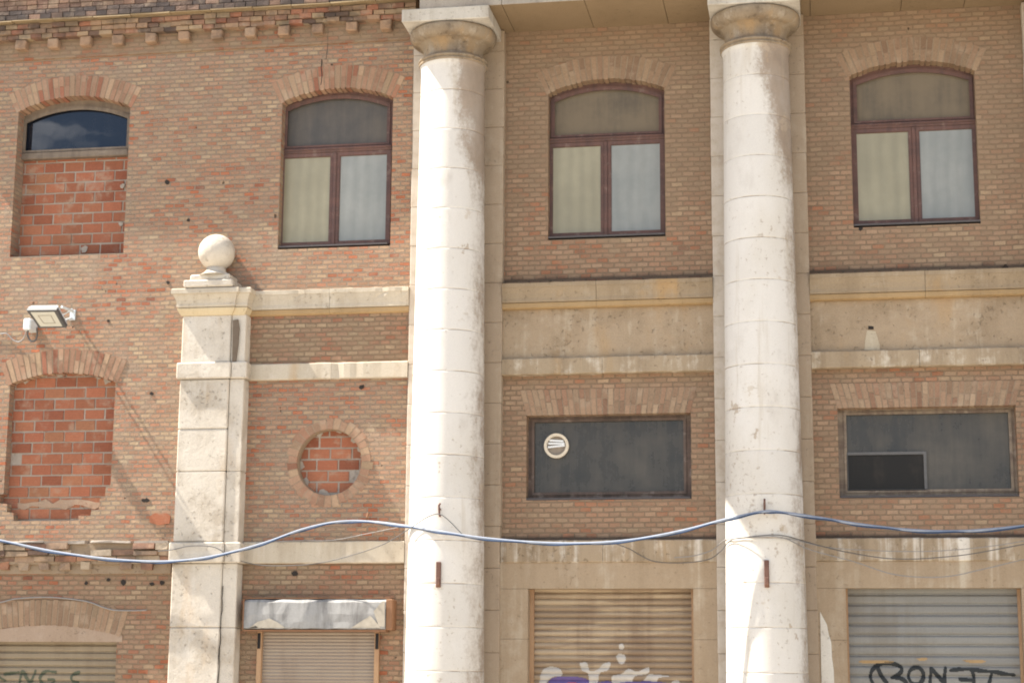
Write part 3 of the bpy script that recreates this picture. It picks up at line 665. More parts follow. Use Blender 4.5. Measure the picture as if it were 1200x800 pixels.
bm = bmesh.new(); prism(bm, rect(-6.35, -4.40, 5.09, 5.66), W-.012, W+.02); part('brick_panel', bm, M['brick_low'], label='dark brick panel between the two sunlit stone bands')

# dressed stone round the two shuttered doorways of the portico
SH = {'a': (-3.12, -1.372), 'b': (.194, 1.945)}
for k, x0, x1, lb in (('a', -3.5, -1.0, 'between the columns'), ('b', -.2, 2.4, 'right of the second column')):
    a, b = SH[k]; bm = bmesh.new()
    y0 = .035
    box(bm, x0, x1, y0, y0+.40, 2.628, 2.901); nz_ = 5
    for i in range(nz_):
        z0, z1 = 2.628*i/nz_, 2.628*(i+1)/nz_-.003
        box(bm, x0, a, y0+random.uniform(0, .003), y0+.40, z0, z1); box(bm, b, x1, y0+random.uniform(0, .003), y0+.40, z0, z1)
    part('door_surround', bm, M['surround'], label='plain brown stone door surround '+lb)

# pilaster strips behind the columns
COLX = (-3.94, -.61, 2.73)
for i, cx in enumerate(COLX):
    bm = bmesh.new(); z = 0.0
    hw0 = .52 if i == 0 else .512
    for k in range(20):
        z1 = min(1.757+.444*(k-3)+.2, 8.86)
        if z1 <= z: continue
        box(bm, cx-hw0+random.uniform(-.003, .003), cx+hw0+random.uniform(-.003, .003), random.uniform(0, .004), .42, z+.001, z1-.001, bev=.006); z = z1
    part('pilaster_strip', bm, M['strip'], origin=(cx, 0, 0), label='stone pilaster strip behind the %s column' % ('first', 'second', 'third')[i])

# columns
def radius(z): return .428-.0094*z
def make_column(cx, nm, label):
    cy = -.30; prof = [(.60, 0), (.60, .12), (.56, .13), (.56, .2), (.50, .24), (.46, .27)]
    z = .28; js = [1.757+.444*k for k in range(-3, 15)]; pts = []
    prof.append((radius(.30)+.003, .31))
    for j in js:
        if j > 8.22 or j < .33: continue
        prof += [(radius(j), j-.03), (radius(j), j-.018), (radius(j)-.0005, j-.005), (radius(j)-.003, j-.0015), (radius(j)-.003, j+.0015), (radius(j)-.0005, j+.005), (radius(j), j+.018), (radius(j), j+.03)]
        for q in (.12, .22, .32):
            prof.append((radius(j+q), j+q))
    prof = [p for p in prof if p[1] < 8.24]
    prof += [(radius(8.26), 8.27), (radius(8.3)+.008, 8.305), (.374, 8.33)]
    bm = bmesh.new(); lathe(bm, prof, cx, cy, 80)
    sh = part('column', bm, M['column'], smooth=True, origin=(cx, cy, 0), label=label)
    bm = bmesh.new()
    cp = [(.345, 8.312), (.374, 8.322), (.380, 8.330), (.380, 8.342), (.366, 8.347)]
    cp += [(.364+.022*math.sin(math.pi*t/8), 8.349+.048*t/8) for t in range(9)]+[(.354, 8.398), (.352, 8.408), (.334, 8.416), (.331, 8.44), (.334, 8.530), (.350, 8.537), (.352, 8.552), (.364, 8.554), (.366, 8.568), (.384, 8.571)]
    cp += [(.388+.094*math.sin(R(90)*t/10), 8.574+.10*(1-math.cos(R(90)*t/10))) for t in range(1, 11)]+[(.480, 8.695), (.470, 8.710), (.452, 8.719), (.44, 8.724)]
    lathe(bm, cp, cx, cy, 80); part('capital', bm, M['cap'], sh, smooth=True)
    bm = bmesh.new(); box(bm, cx-.484, cx+.484, cy-.47, .03, 8.722, 8.868, bev=.008); part('abacus', bm, M['abacus'], sh)
    return sh
make_column(COLX[0], 'first', 'white limestone column at the left end of the portico, sunlit on its left side')
make_column(COLX[1], 'second', 'white limestone column between the two shaded bays')
make_column(COLX[2], 'third', 'white limestone column at the right edge')

# entablature: architrave of slabs, frieze, projecting cornice
bm = bmesh.new(); xs = [-4.235, -3.32, -2.42, -1.58, -.62, -.02, .95, 1.62, 2.5, 3.21]
for a, b in zip(xs, xs[1:]):
    box(bm, a+.002, b-.002, -.735, .40, 8.872+random.uniform(0, .003), 9.5, bev=.004)
en = part('architrave', bm, [M['soffit'], M['archit']], label='stone architrave carried by the columns')
for p in en.data.polygons:
    if p.normal.y < -.7: p.material_index = 1
bm = bmesh.new(); profile_x(bm, [(.4, 9.502), (-.72, 9.502), (-.72, 9.66), (-.80, 9.70), (-.90, 9.777), (.4, 9.777)], -4.28, 3.2); profile_x(bm, [(.4, 9.78), (-1.69, 9.78), (-1.69, 9.93), (-1.76, 10.02), (-1.76, 10.08), (.4, 10.2)], -5.18, 4.1); part('portico_cornice', bm, M['archit'])

# wing cornice of corbelled brick
def course(bm, x0, x1, z0, z1, y, depth, ln, jit=.008, mi=0, skip=0.0, rj=.003):
    x = x0
    while x < x1-.03:
        l = ln*random.uniform(.9, 1.1); e = min(x+l, x1)
        if random.random() >= skip: box(bm, x+.003, e-.004, y+random.uniform(-jit, jit), y+depth, z0+.003+random.uniform(-rj, rj), z1-.004+random.uniform(-rj, rj), mi, jit=rj)
        x = e
bm = bmesh.new(); x0, x1 = -10.72, -4.42
bm3 = bmesh.new(); box(bm3, x0, x1, W-.030, W+.02, 8.823, 9.06); fz = bm3
box(bm, x0, x1, W-.10, W+.02, 9.05, 9.22, 1)
box(bm, x0, x1, W-.150, W+.02, 9.22, 9.26, 1)
course(bm, x0, x1, 9.045, 9.10, W-.125, .2, .15, .014, skip=.03)
course(bm, x0, x1, 9.10, 9.158, W-.145, .2, .14, .014, skip=.03)
course(bm, x0, x1, 9.158, 9.215, W-.160, .2, .15, .014, skip=.03)
cor = part('brick_cornice', bm, [M['corbel'], M['mortar_tan']], label='crumbling corbelled brick cornice of the wing')
part('frieze', fz, M['brick_frieze'], cor)
bm = bmesh.new(); course(bm, x0, x1, 9.222, 9.242, W-.235, .3, .5, .006); part('cornice_fillet', bm, M['fillet'], cor)
bm = bmesh.new(); course(bm, x0, x1, 9.25, 9.315, W-.215, .3, .14, .004, rj=.0015); course(bm, x0, x1, 9.32, 9.375, W-.20, .3, .15, .004, rj=.0015); part('cornice_capping', bm, M['dark_brick'], cor)
bm = bmesh.new()
for i in range(8): course(bm, x0, x1, 9.378+.06*i, 9.435+.06*i, W-.19, .3, .135, .003, rj=.0015)
box(bm, x0, x1, W-.17, W+.3, 9.37, 9.86, 1); part('parapet', bm, [island_brick_mat('parapet brick', [(0, (.13, .08, .06)), (.4, (.20, .115, .078)), (1, (.25, .165, .11))], .008, .45), M['mortar_tan']])
for i in range(-3, 12):
    cx = -9.195+.4015*i
    if x0+.1 < cx < x1:
        bm = bmesh.new(); box(bm, cx-.066, cx+.066, W-.125, W+.01, 8.925+random.uniform(-.004, .004), 9.04, bev=.01, jit=.006); part('dentil', bm, M['corbel'], cor)
bm = bmesh.new(); box(bm, -13.2, -10.73, W-.04, W+.36, 9.302, 9.9); part('parapet', bm, M['brick_wing'])

# lower cornice of the wing, worn away
bm = bmesh.new(); x0, x1 = -11.5, sx(-7.10, 0)
box(bm, x0, x1, W-.06, W+.02, 2.905, 3.13, 1)
course(bm, x0, x1, 3.055, 3.125, W-.135, .2, .25, .03, skip=.22, rj=.008)
course(bm, x0, x1, 2.99, 3.055, W-.115, .2, .25, .03, skip=.15, rj=.008)
course(bm, x0, x1, 2.93, 2.99, W-.085, .2, .25, .02, skip=.1, rj=.006)
x = x0
while x < x1-.1:
    if random.random() < .8: box(bm, x, x+.12, W-.075, W+.02, 2.845, 2.925, 0, jit=.012)
    x += .24
box(bm, x0, x1, W-.02, W+.02, 2.80, 2.906, 1)
lc = part('worn_cornice', bm, [island_brick_mat('worn corbel brick', [(0, (.13, .09, .07)), (.3, (.30, .15, .09)), (.6, (.34, .24, .16)), (1, (.45, .36, .26))], .012, .5), M['mortar_tan']], label='broken brick cornice below the bricked-up arched window')
bm = bmesh.new()
xx = x0
while xx < x1-.1:
    l = random.uniform(.2, .7); box(bm, xx, min(xx+l, x1), W-.125+random.uniform(-.02, .03), W+.01, 3.128, 3.150+random.uniform(0, .012), jit=.01); xx += l+random.uniform(0, .12)
part('mortar_cap', bm, M['mortar'], lc)

# stone pilaster with ball, beside the wing
bm = bmesh.new(); y = -.15; z = 0
for k in range(9):
    z1 = (1.25, 2.21, 2.90, 3.13, 3.9, 4.37, 4.925, 5.11, 5.65)[k]
    if k in (3, 7): z = z1; continue
    box(bm, -7.02, -6.452, y+random.uniform(-.003, .003), W+.03, z+.001, z1-.001, bev=.012); z = z1
pl = part('stone_pilaster', bm, M['cream'], label='cream stone pilaster crowned by a ball, left of the first bay')
bm = bmesh.new(); z = 0
for z1 in (.9, 2.21, 2.9, 3.9, 4.925, 5.65):
    box(bm, -6.449, -6.285, -.132, W+.03, z+.001, z1-.001, bev=.008); z = z1
part('side_strip', bm, M['cream'], pl)
for z0, z1 in ((2.902, 3.125), (4.928, 5.112)):
    bm = bmesh.new(); box(bm, -7.055, -6.43, y-.035, W+.02, z0, z1, bev=.012); box(bm, -6.427, -6.25, -.165, W+.02, z0, z1-.002, bev=.01); part('pilaster_band', bm, M['cream'], pl)
bm = bmesh.new()
def mitred(bm, prof, x0, x1, yf, yb):
    rings = [[bm.verts.new(p) for p in ((x0-e, yb, z), (x0-e, yf-e, z), (x1+e, yf-e, z), (x1+e, yb, z))] for e, z in prof]
    for a_, b_ in zip(rings, rings[1:]):
        for i_ in range(3): face(bm, (a_[i_], a_[i_+1], b_[i_+1], b_[i_]))
    face(bm, rings[0][::-1]); face(bm, rings[-1])
CAPF = [(-.01, 5.64), (.012, 5.645), (.018, 5.655), (.04, 5.690), (.05, 5.714), (.05, 5.722)]
CAPM = [(.03, 5.7225), (.03, 5.729), (.052, 5.732), (.058, 5.745), (.056, 5.775), (.064, 5.815), (.080, 5.850), (.088, 5.868), (.088, 5.874), (.106, 5.878), (.108, 5.884), (.108, 5.928), (.100, 5.938), (.02, 5.942)]
mitred(bm, CAPM, -7.02, -6.452, y, W+.02); mitred(bm, [(e*.9, z-.001) for e, z in CAPM], -6.45, -6.31, -.132, W+.02)
bm2 = bmesh.new(); mitred(bm2, CAPF, -7.02, -6.452, y, W+.02); mitred(bm2, [(e*.9, z-.001) for e, z in CAPF], -6.45, -6.31, -.132, W+.02); part('cap_fillet', bm2, M['ochrecream'], pl)
part('pilaster_cap', bm, M['creamband'], pl)
bm = bmesh.new(); py = -.09
box(bm, -6.985, -6.415, py-.18, W+.02, 5.943, 6.03, bev=.014, jit=.006); box(bm, -6.93, -6.465, py-.14, W+.02, 6.031, 6.10, bev=.014, jit=.006)
part('pedestal', bm, M['cream'], pl)
bm = bmesh.new(); c = at(254, 296, py); rb_ = .205
lathe(bm, [(.20, 6.10), (.17, 6.115), (.135, 6.135), (.11, 6.16), (.105, 6.20)], c.x, py, 40); 
prof = [(rb_*math.sin(math.pi*k/24)+.0005, c.z-rb_*math.cos(math.pi*k/24)) for k in range(25)]
lathe(bm, prof, c.x, py, 48); part('ball_finial', bm, M['cream'], pl, smooth=True)

bm = bmesh.new(); p_ = [at(a, b, -.153) for a, b in ((273, 375), (279, 374), (280.5, 385), (279, 405), (276.5, 423), (272, 424))]; prism(bm, [(p.x, p.z) for p in p_], -.155, -.14); part('dark_sliver', bm, flat_mat('dark brown sliver', (.14, .105, .075), .95), pl)  # thin dark brown plate where pilaster and side strip meet, cap to band
# roller shutters
def interp(pts, t):
    for (a, b), (c_, d) in zip(pts, pts[1:]):
        if t <= c_: return b+(d-b)*(t-a)/(c_-a)
    return pts[-1][1]
PR_ROUND = [(0, .0), (.07, -.004), (.15, -.012), (.35, -.020), (.6, -.021), (.82, -.014), (.94, -.004), (1, 0)]
PR_FLAT = [(0, 0), (.10, 0), (.2, -.014), (.35, -.019), (.8, -.019), (.92, -.012), (1, 0)]
PR_FINE = [(0, 0), (.15, -.004), (.5, -.008), (.85, -.004), (1, 0)]
def shutter(x0, x1, ztop, y, pitch, prof, mat, label, phase=0):
    def prof_y(z):
        t = ((ztop-z)/pitch+phase); t -= math.floor(t); return y+interp(prof, 1-t)
    bm = bmesh.new(); zs = []
    k = 0
    while True:
        zt = ztop-(k-phase)*pitch
        if zt < -pitch: break
        for t, d in reversed(prof[1:]):
            zz = zt-pitch*(1-t)
            if 0.0 <= zz <= ztop: zs.append((zz, y+d))
        k += 1
    nx = 10; cols = [x0+(x1-x0)*i/nx for i in range(nx+1)]
    wob = lambda x, z: 0
    rows = [[bm.verts.new((x, yy, zz)) for x in cols] for zz, yy in zs]
    for a, b in zip(rows, rows[1:]):
        for i in range(nx): face(bm, (a[i+1], a[i], b[i], b[i+1]))
    o = part('roller_shutter', bm, mat, label=label)
    return o, prof_y
def decal(name, inside, x0, x1, z0, z1, prof_y, mat, parent, st=.006, off=.003, label=None):
    bm = bmesh.new(); nx, nz = int((x1-x0)/st)+1, int((z1-z0)/st)+1; vs_ = {}
    def V(i, j):
        if (i, j) not in vs_: z = z0+j*st; vs_[(i, j)] = bm.verts.new((x0+i*st, min(prof_y(z-.002), prof_y(z), prof_y(z+.002))-off, z))
        return vs_[(i, j)]
    for i in range(nx):
        for j in range(nz):
            if inside(x0+(i+.5)*st, z0+(j+.5)*st): face(bm, (V(i, j), V(i+1, j), V(i+1, j+1), V(i, j+1)))
    return part(name, bm, mat, parent, label=label)
def seg_d(px, pz, a, b):
    vx, vz = b[0]-a[0], b[1]-a[1]; l = vx*vx+vz*vz; t = max(0, min(1, ((px-a[0])*vx+(pz-a[1])*vz)/l)) if l else 0
    return math.hypot(px-a[0]-t*vx, pz-a[1]-t*vz)
def strokes_decal(name, strokes, w, prof_y, y, mat, parent, label=None):
    segs = []
    for s in strokes:
        p = [at(a, b, y) for a, b in s]; p = catmull(p, 5) if len(p) > 2 else p
        segs += [((a.x, a.z), (b.x, b.z)) for a, b in zip(p, p[1:])]
    xs = [q[0] for s in segs for q in s]; zs = [q[1] for s in segs for q in s]
    def inside(x, z):
        for a, b in segs:
            if min(a[0], b[0])-w < x < max(a[0], b[0])+w and min(a[1], b[1])-w < z < max(a[1], b[1])+w and seg_d(x, z, a, b) < w*(1+.25*math.sin(31*x+17*z)): return True
        return False
    return decal(name, inside, min(xs)-.03, max(xs)+.03, min(zs)-.03, max(zs)+.03, prof_y, mat, parent, .007, label=label)
def inpoly(p, x, z):
    c_ = False; n = len(p)
    for i in range(n):
        a, b = p[i], p[(i+1) % n]
        if (a[1] > z) != (b[1] > z) and x < (b[0]-a[0])*(z-a[1])/(b[1]-a[1])+a[0]: c_ = not c_
    return c_
def poly_decal(name, polys, prof_y, y, mat, parent, off=.003, label=None):
    pp = []
    for s in polys:
        p = [at(a, b, y) for a, b in s]; p = catmull(p+[p[0]], 4); pp.append([(q.x, q.z) for q in p])
    xs = [q[0] for s in pp for q in s]; zs = [q[1] for s in pp for q in s]
    return decal(name, lambda x, z: any(inpoly(p, x, z) for p in pp), min(xs), max(xs), min(zs), max(zs), prof_y, mat, parent, .008, off, label=label)

ys = .22
a, b = [sx(v, ys) for v in SH['a']]
s1, f1 = shutter(SH['a'][0]+.02, SH['a'][1]-.005, 2.66, ys, .0655, PR_ROUND, M['shut_tan'], 'tan roller shutter with white and purple graffiti')
s2, f2 = shutter(SH['b'][0]+.01, SH['b'][1]-.005, 2.66, ys, .1035, PR_FLAT, M['shut_grey'], 'grey roller shutter with black graffiti lettering', .1)
bm = bmesh.new(); box(bm, SH['a'][0]+.001, SH['a'][0]+.045, ys-.06, ys+.03, 0, 2.627); part('shutter_rail', bm, M['rustframe'], s1); bm = bmesh.new(); box(bm, SH['a'][1]-.03, SH['a'][1]-.001, ys-.06, ys+.03, 0, 2.627); part('shutter_rail', bm, M['rustframe'], s1)
bm = bmesh.new(); box(bm, SH['b'][0]+.001, SH['b'][0]+.02, ys-.05, ys+.03, 0, 2.627); part('shutter_rail', bm, M['rustframe'], s2); bm = bmesh.new(); box(bm, SH['b'][1]-.03, SH['b'][1]-.001, ys-.05, ys+.03, 0, 2.627); part('shutter_rail', bm, M['rustframe'], s2)
s3, f3 = shutter(-9.35, sx(-7.672, W)+.05, sz(2.10, W), .17, .0795, PR_FLAT, M['shut_olive'], 'olive beige roller shutter under the ground floor arch')
q = [at(308, 745, .05), at(440, 745, .05)]
s4, f4 = shutter(q[0].x-.02, q[1].x+.02, 2.32, .07, .036, PR_FINE, M['shut_brown'], 'narrow grey brown roller shutter under the metal box')
bm = bmesh.new(); box(bm, q[0].x-.05, q[0].x+.0, .01, .10, 0, 2.26); part('shutter_rail', bm, M['rustframe'], s4); bm = bmesh.new(); box(bm, q[1].x-.0, q[1].x+.05, .01, .10, 0, 2.26); part('shutter_rail', bm, M['rustframe'], s4)
bm = bmesh.new(); box(bm, q[0].x-.045, q[0].x-.012, .004, .05, 1.99, 2.155); part('slot', bm, M['slot'], s4); bm = bmesh.new(); box(bm, q[1].x+.012, q[1].x+.045, .004, .05, 1.99, 2.155); part('slot', bm, M['slot'], s4)
K5 = lambda ox, oy, s, pts: [(ox+p[0]/s, oy+p[1]/s) for p in pts]
tagB = [[(345, 492), (312, 520), (300, 560), (315, 600), (350, 640)], [(345, 512), (365, 555), (395, 595)], [(345, 494), (400, 484), (455, 490), (486, 515), (470, 545), (425, 568)], [(425, 568), (480, 572), (512, 600), (500, 645), (440, 665)],
        [(565, 506), (532, 525), (524, 565), (545, 597), (580, 604), (606, 580), (611, 540), (592, 512), (565, 506)], [(650, 605), (655, 515)], [(655, 515), (735, 602)], [(735, 602), (739, 510)],
        [(770, 526), (830, 518), (890, 520)], [(890, 520), (905, 560), (905, 605), (890, 650)], [(828, 576), (903, 582)], [(815, 655), (890, 650)], [(890, 520), (1000, 531), (1140, 552)], [(1012, 532), (1000, 590), (985, 660)]]
strokes_decal('graffiti', [K5(960, 680, 5, s) for s in tagB], .019, f2, ys-.02, M['paint_black'], s2, 'black sprayed tag reading BONET with a reversed E')
for p in ([(235, 468), (300, 464), (428, 470), (425, 482), (330, 484), (240, 480)], [(570, 455), (625, 450), (630, 464), (590, 468)], [(835, 462), (965, 466), (960, 480), (880, 480)]): poly_decal('paint_scrape', [K5(960, 680, 5, p)], f2, ys-.02, M['ochre'], s2)
tagL = [[(0, 772), (22, 788)], [(22, 758), (88, 749)], [(92, 800), (108, 745), (142, 795), (168, 742)], [(262, 748), (215, 745), (190, 772), (198, 800), (235, 808), (255, 785), (230, 782)], [(372, 748), (338, 765), (340, 790), (365, 800), (350, 825)]]
strokes_decal('graffiti', [K5(0, 600, 4, s) for s in tagL], .016, f3, .16, M['paint_green'], s3, 'dark green sprayed letters')
wp = ([(160, 600), (170, 540), (200, 508), (240, 502), (285, 520), (292, 556), (245, 562), (205, 590), (190, 640)], [(395, 478), (440, 480), (455, 528), (500, 520), (535, 485), (580, 480), (560, 525), (515, 540), (500, 600), (455, 610), (445, 545), (410, 525)],
      [(608, 440), (632, 425), (664, 440), (662, 475), (642, 490), (622, 475)], [(625, 372), (650, 368), (655, 398), (630, 402)], [(682, 512), (735, 532), (800, 505), (795, 545), (720, 560), (690, 610), (600, 615), (585, 560), (640, 545)], [(800, 545), (860, 550), (930, 560), (860, 570), (840, 610), (760, 610)], [(935, 590), (970, 580), (985, 610), (940, 620)])
poly_decal('graffiti', [K5(600, 680, 5, p) for p in wp], f1, ys-.02, M['paint_white'], s1, label='white blobs of spray paint')
pp_ = ([(205, 605), (240, 568), (330, 560), (430, 572), (455, 610), (430, 680), (230, 680)], [(480, 600), (560, 586), (600, 600), (700, 590), (860, 592), (950, 620), (900, 690), (500, 690)])
poly_decal('graffiti', [K5(600, 680, 5, p) for p in pp_], f1, ys-.02, M['paint_purple'], s1, .005, label='purple spray paint')
poly_decal('graffiti', [K5(600, 680, 5, [(320, 600), (345, 592), (375, 596), (370, 615), (335, 620)])], f1, ys-.02, M['paint_red'], s1, .007, label='small red patch of spray paint')

# shutter box over the narrow door
bx0, bx1 = at(286, 720, -.12).x, at(452, 720, -.12).x; bz0, bz1 = at(370, 737, -.12).z, at(370, 702, -.12).z
bm = bmesh.new(); nx = 22
rows = []
for zz, yy in ((bz0, .06), (bz0, -.10), (bz0+.012, -.122), (bz0+.08, -.124), (bz0+.16, -.126), (bz1-.03, -.12), (bz1, -.10), (bz1+.01, .06)):
    rows.append([bm.verts.new((bx0+(bx1-bx0)*i/nx, yy+(random.uniform(-.003, .003) if yy < -.09 else 0), zz+(random.uniform(-.006, .006) if yy < -.09 else 0))) for i in range(nx+1)])
for a_, b_ in zip(rows, rows[1:]):
    for i in range(nx): face(bm, (a_[i], a_[i+1], b_[i+1], b_[i]))
face(bm, [r[0] for r in rows][::-1])
sb = part('shutter_box', bm, M['galv'], label='dented galvanised sheet box over the narrow shutter')
bm = bmesh.new(); box(bm, bx1+.001, bx1+.075, -.125, .06, bz0-.005, bz1+.004, bev=.008); part('end_plate', bm, M['rust'], sb, label='rusty orange end plate')
bm = bmesh.new(); box(bm, bx0-.012, bx0-.001, -.128, .06, bz0+.0, bz1+.004); box(bm, bx0-.01, bx1, -.12, .055, bz0-.022, bz0-.004, jit=.004); box(bm, bx0, bx1+.04, -.104, .05, bz1+.012, bz1+.02, jit=.003); part('box_edge', bm, M['rust'], sb)
for pts in ([(292, 735), (302, 728), (316, 724), (326, 729), (334, 735)], [(412, 735), (424, 727), (434, 721), (440, 727), (446, 735)], [(438, 716), (448, 704), (451, 704), (451, 734), (444, 733)], [(292, 735), (300, 733), (305, 736)]):
    bm = bmesh.new(); p_ = [at(a, b, -.13) for a, b in pts]; prism(bm, [(p.x, p.z) for p in p_], -.137, -.131); part('peeled_paint', bm, M['galvpale'], sb)

# lintel and patched brick arch over the wing shutter
arch_bricks('brick_arch', (-9.32, -7.69, 2.0, 2.14, 2.245), W, .275, M['voussoir_bay'], .03, label='shallow brick arch over the wing shutter', step=.062)
bm = bmesh.new(); plate(bm, [(x, z) for x, z in arch_poly(-9.36, -7.63, sz(2.055, W), 2.128, 2.238)], [], W-.003, W+.10); part('lintel', bm, stone_mat('pinkish lintel render', (.32, .232, .165), (.25, .175, .115), (.40, .31, .235), .3, .4, .5, 1.5), label='rendered lintel over the wing shutter')

# small marks on the stone: lime run on the right panel, exposed patch on the jamb, brick patch, cracks
bm = bmesh.new(); p_ = [at(a, b, B-.05) for a, b in ((1016, 387), (1026, 388), (1031, 404), (1031, 410), (1013, 410), (1014, 398))]; prism(bm, [(p.x, p.z) for p in p_], B-.049, B-.043); part('lime_run', bm, M['limerun'])
bm = bmesh.new(); p_ = at(1021, 384, B-.05); box(bm, p_.x-.028, p_.x+.022, B-.05, B-.04, p_.z-.012, p_.z+.014, jit=.008); part('weep_hole', bm, M['crack'])
bm = bmesh.new(); p_ = [at(a, b, .03) for a, b in ((961, 716), (964, 722), (969, 731), (971, 742), (974, 752), (975, 770), (977, 785), (978, 812), (963, 812), (962, 760))]; prism(bm, [(p.x, p.z) for p in p_], .0285, .04); part('bare_patch', bm, M['lime'])
bm = bmesh.new(); p_ = [at(a, b, W) for a, b in ((175, 605), (182, 601), (195, 601), (200, 604), (199, 613), (186, 615), (176, 612))]; prism(bm, [(p.x, p.z) for p in p_], W-.012, W+.01); part('brick_patch', bm, M['hollow'])
def crack(pts, y, r=.006):
    bm = bmesh.new(); p_ = [at(a, b, y) for a, b in pts]; q_ = [p_[0]]
    for a_, b_ in zip(p_, p_[1:]):
        for t in (.33, .66, 1): q_.append(a_.lerp(b_, t)+Vector((random.uniform(-.008, .008), 0, random.uniform(-.008, .008))) if t < 1 else b_)
    tube(bm, q_, r, 5); part('crack', bm, M['crack'])
crack([(377, 70), (377, 85), (376, 100)], W-.004, .006); crack([(385, 36), (384, 55), (382, 70)], W-.028, .003)
crack([(261.5, 686), (260, 700), (260.5, 715), (258.5, 732), (258.8, 748), (256.5, 765), (256.8, 780), (254.5, 805)], -.148, .0045)
# holes and rusty stubs in the wing wall
for i, (px, py) in enumerate(((178, 461), (196, 214), (221, 258), (197, 331), (127, 376), (82, 668), (127, 679), (101, 683), (145, 682), (178, 684), (190, 682), (168, 586), (172, 586), (345, 672), (424, 453), (1009, 268))):
    p_ = at(px, py, W if px < 500 else B); yy = p_.y; bm = bmesh.new(); rr = random.uniform(.018, .034)
    prism(bm, [(p_.x+rr*random.uniform(.7, 1.3)*math.cos(k*.9), p_.z+rr*random.uniform(.6, 1.2)*math.sin(k*.9)) for k in range(7)], yy-.006, yy+.02)
    part('wall_hole', bm, M['crack'])

# rest of the building, behind the facade
bm = bmesh.new(); box(bm, -13.2, -12.8, .46, 9, 0, 9.9); box(bm, 2.9, 3.25, .46, 9, 0, 9.9); box(bm, -13.2, 3.25, 9.01, 9.4, 0, 9.9); part('rear_walls', bm, M['brick_wing'])
bm = bmesh.new(); box(bm, -13.15, 3.2, .45, 9.35, 9.905, 10.1); part('roof', bm, M['roofing'])
bm = bmesh.new(); box(bm, 2.2, 3.25, .125, .45, 0, 8.9); part('brick_wall', bm, M['brick_bay'], label='end wall behind the third column')

# ------------------------------------------------------------------ things on the facade
def thing_mesh(name, bm, mats, label, cat, loc, group=None, smooth=False):
    o = finish(name, bm, mats, None, smooth, origin=loc); return tag(o, label, cat, group)
# floodlight
base = at(80, 370, W)
fl = empty('floodlight', tuple(base), 'pale grey square floodlight on a bracket above the bricked-up arched window', 'floodlight')
def quad_slab(bm, c4, th, mi=0, nrm=None):
    a, b, c_, d = [Vector(p) for p in c4]; n = (b-a).cross(d-a).normalized()
    if nrm is not None and n.dot(nrm) < 0: n = -n
    f_ = [bm.verts.new(p) for p in (a, b, c_, d)]; r_ = [bm.verts.new(p-n*th) for p in (a, b, c_, d)]
    face(bm, f_, mi); face(bm, r_[::-1], mi)
    for i in range(4): face(bm, (f_[i], r_[i], r_[(i+1) % 4], f_[(i+1) % 4]), mi)
    return n
# the lamp face tilts down: its lower edge is nearer the wall
A_ = at(31, 363.5, -.47); B_ = at(66, 363, -.47); C_ = at(77.5, 384, -.27); D_ = at(46, 384.5, -.27)
bm = bmesh.new(); n_ = quad_slab(bm, (A_, B_, C_, D_), .05, nrm=Vector((0, -1, -.6))); part('lamp_frame', bm, M['lamp_dark'], fl)
ce = (A_+B_+C_+D_)/4; ins = [ce+(p-ce)*.80+n_*.004 for p in (A_, B_, C_, D_)]
bm = bmesh.new(); quad_slab(bm, ins, .006, nrm=n_); part('lens', bm, M['lamp_lens'], fl)
bm = bmesh.new()
ins2 = [ce+(p-ce)*.45+n_*.0065 for p in (A_, B_, C_, D_)]; ins3 = [ce+(p-ce)*.40+n_*.0065 for p in (A_, B_, C_, D_)]
for i in range(4): quad_slab(bm, (ins2[i], ins2[(i+1) % 4], ins3[(i+1) % 4], ins3[i]), .002, nrm=n_)
part('led_array', bm, M['lamp_led'], fl)
bm = bmesh.new(); T0 = A_-n_*.052; T1 = B_-n_*.052; T2 = C_-n_*.052; T3 = D_-n_*.052
r1 = [bm.verts.new(p) for p in (T0, T1, T2, T3)]
cc = (T0+T1+T2+T3)/4; r2 = [bm.verts.new(cc+(p-cc)*.86-n_*.05) for p in (T0, T1, T2, T3)]; r3 = [bm.verts.new(cc+(p-cc)*.62-n_*.065) for p in (T0, T1, T2, T3)]
for u_, v_ in ((r1, r2), (r2, r3)):
    for i in range(4): face(bm, (u_[i], u_[(i+1) % 4], v_[(i+1) % 4], v_[i]))
face(bm, r3); face(bm, r1[::-1]); part('housing', bm, M['lamp_grey'], fl)
bm = bmesh.new(); k0 = (B_+C_)/2-n_*.05
p1 = at(84, 366, -.12); p2 = at(85, 368, W-.005)
box(bm, p2.x-.03, p2.x+.035, W-.012, W, p2.z-.07, p2.z+.05)
tube(bm, [k0+Vector((-.03, .02, 0)), p1+Vector((0, 0, .03)), p2+Vector((0, 0, .03))], .014, 8); tube(bm, [k0+Vector((-.05, .03, -.06)), p1+Vector((-.02, 0, -.07)), p2+Vector((-.01, 0, -.05))], .012, 8)
tube(bm, [at(70, 364, -.40)-n_*.07, at(79, 362, -.25), at(83.5, 364, -.15)], .016, 8); part('bracket', bm, M['lamp_grey'], fl)
bm = bmesh.new(); c_ = at(33.5, 380.5, -.10); box(bm, c_.x-.045, c_.x+.045, -.15, W-.002, c_.z-.066, c_.z+.066, bev=.012); part('driver_box', bm, M['lamp_grey'], fl)
bm = bmesh.new(); tube(bm, catmull([at(33, 387, -.1), at(32.5, 393, -.1), at(36, 399.5, -.1), at(41, 399, -.12), at(43.5, 392, -.15), at(43, 384, -.25)], 6), .010, 7); part('flex', bm, M['lamp_dark'], fl)
bm = bmesh.new(); tube(bm, catmull([at(31, 387, -.05), at(28, 396, 0), at(22, 400.5, .03), at(15, 398, .035), at(8, 391, .035), at(0, 391, .035), at(-20, 390, .035)], 6), .007, 7); part('flex', bm, M['greycable'], fl)

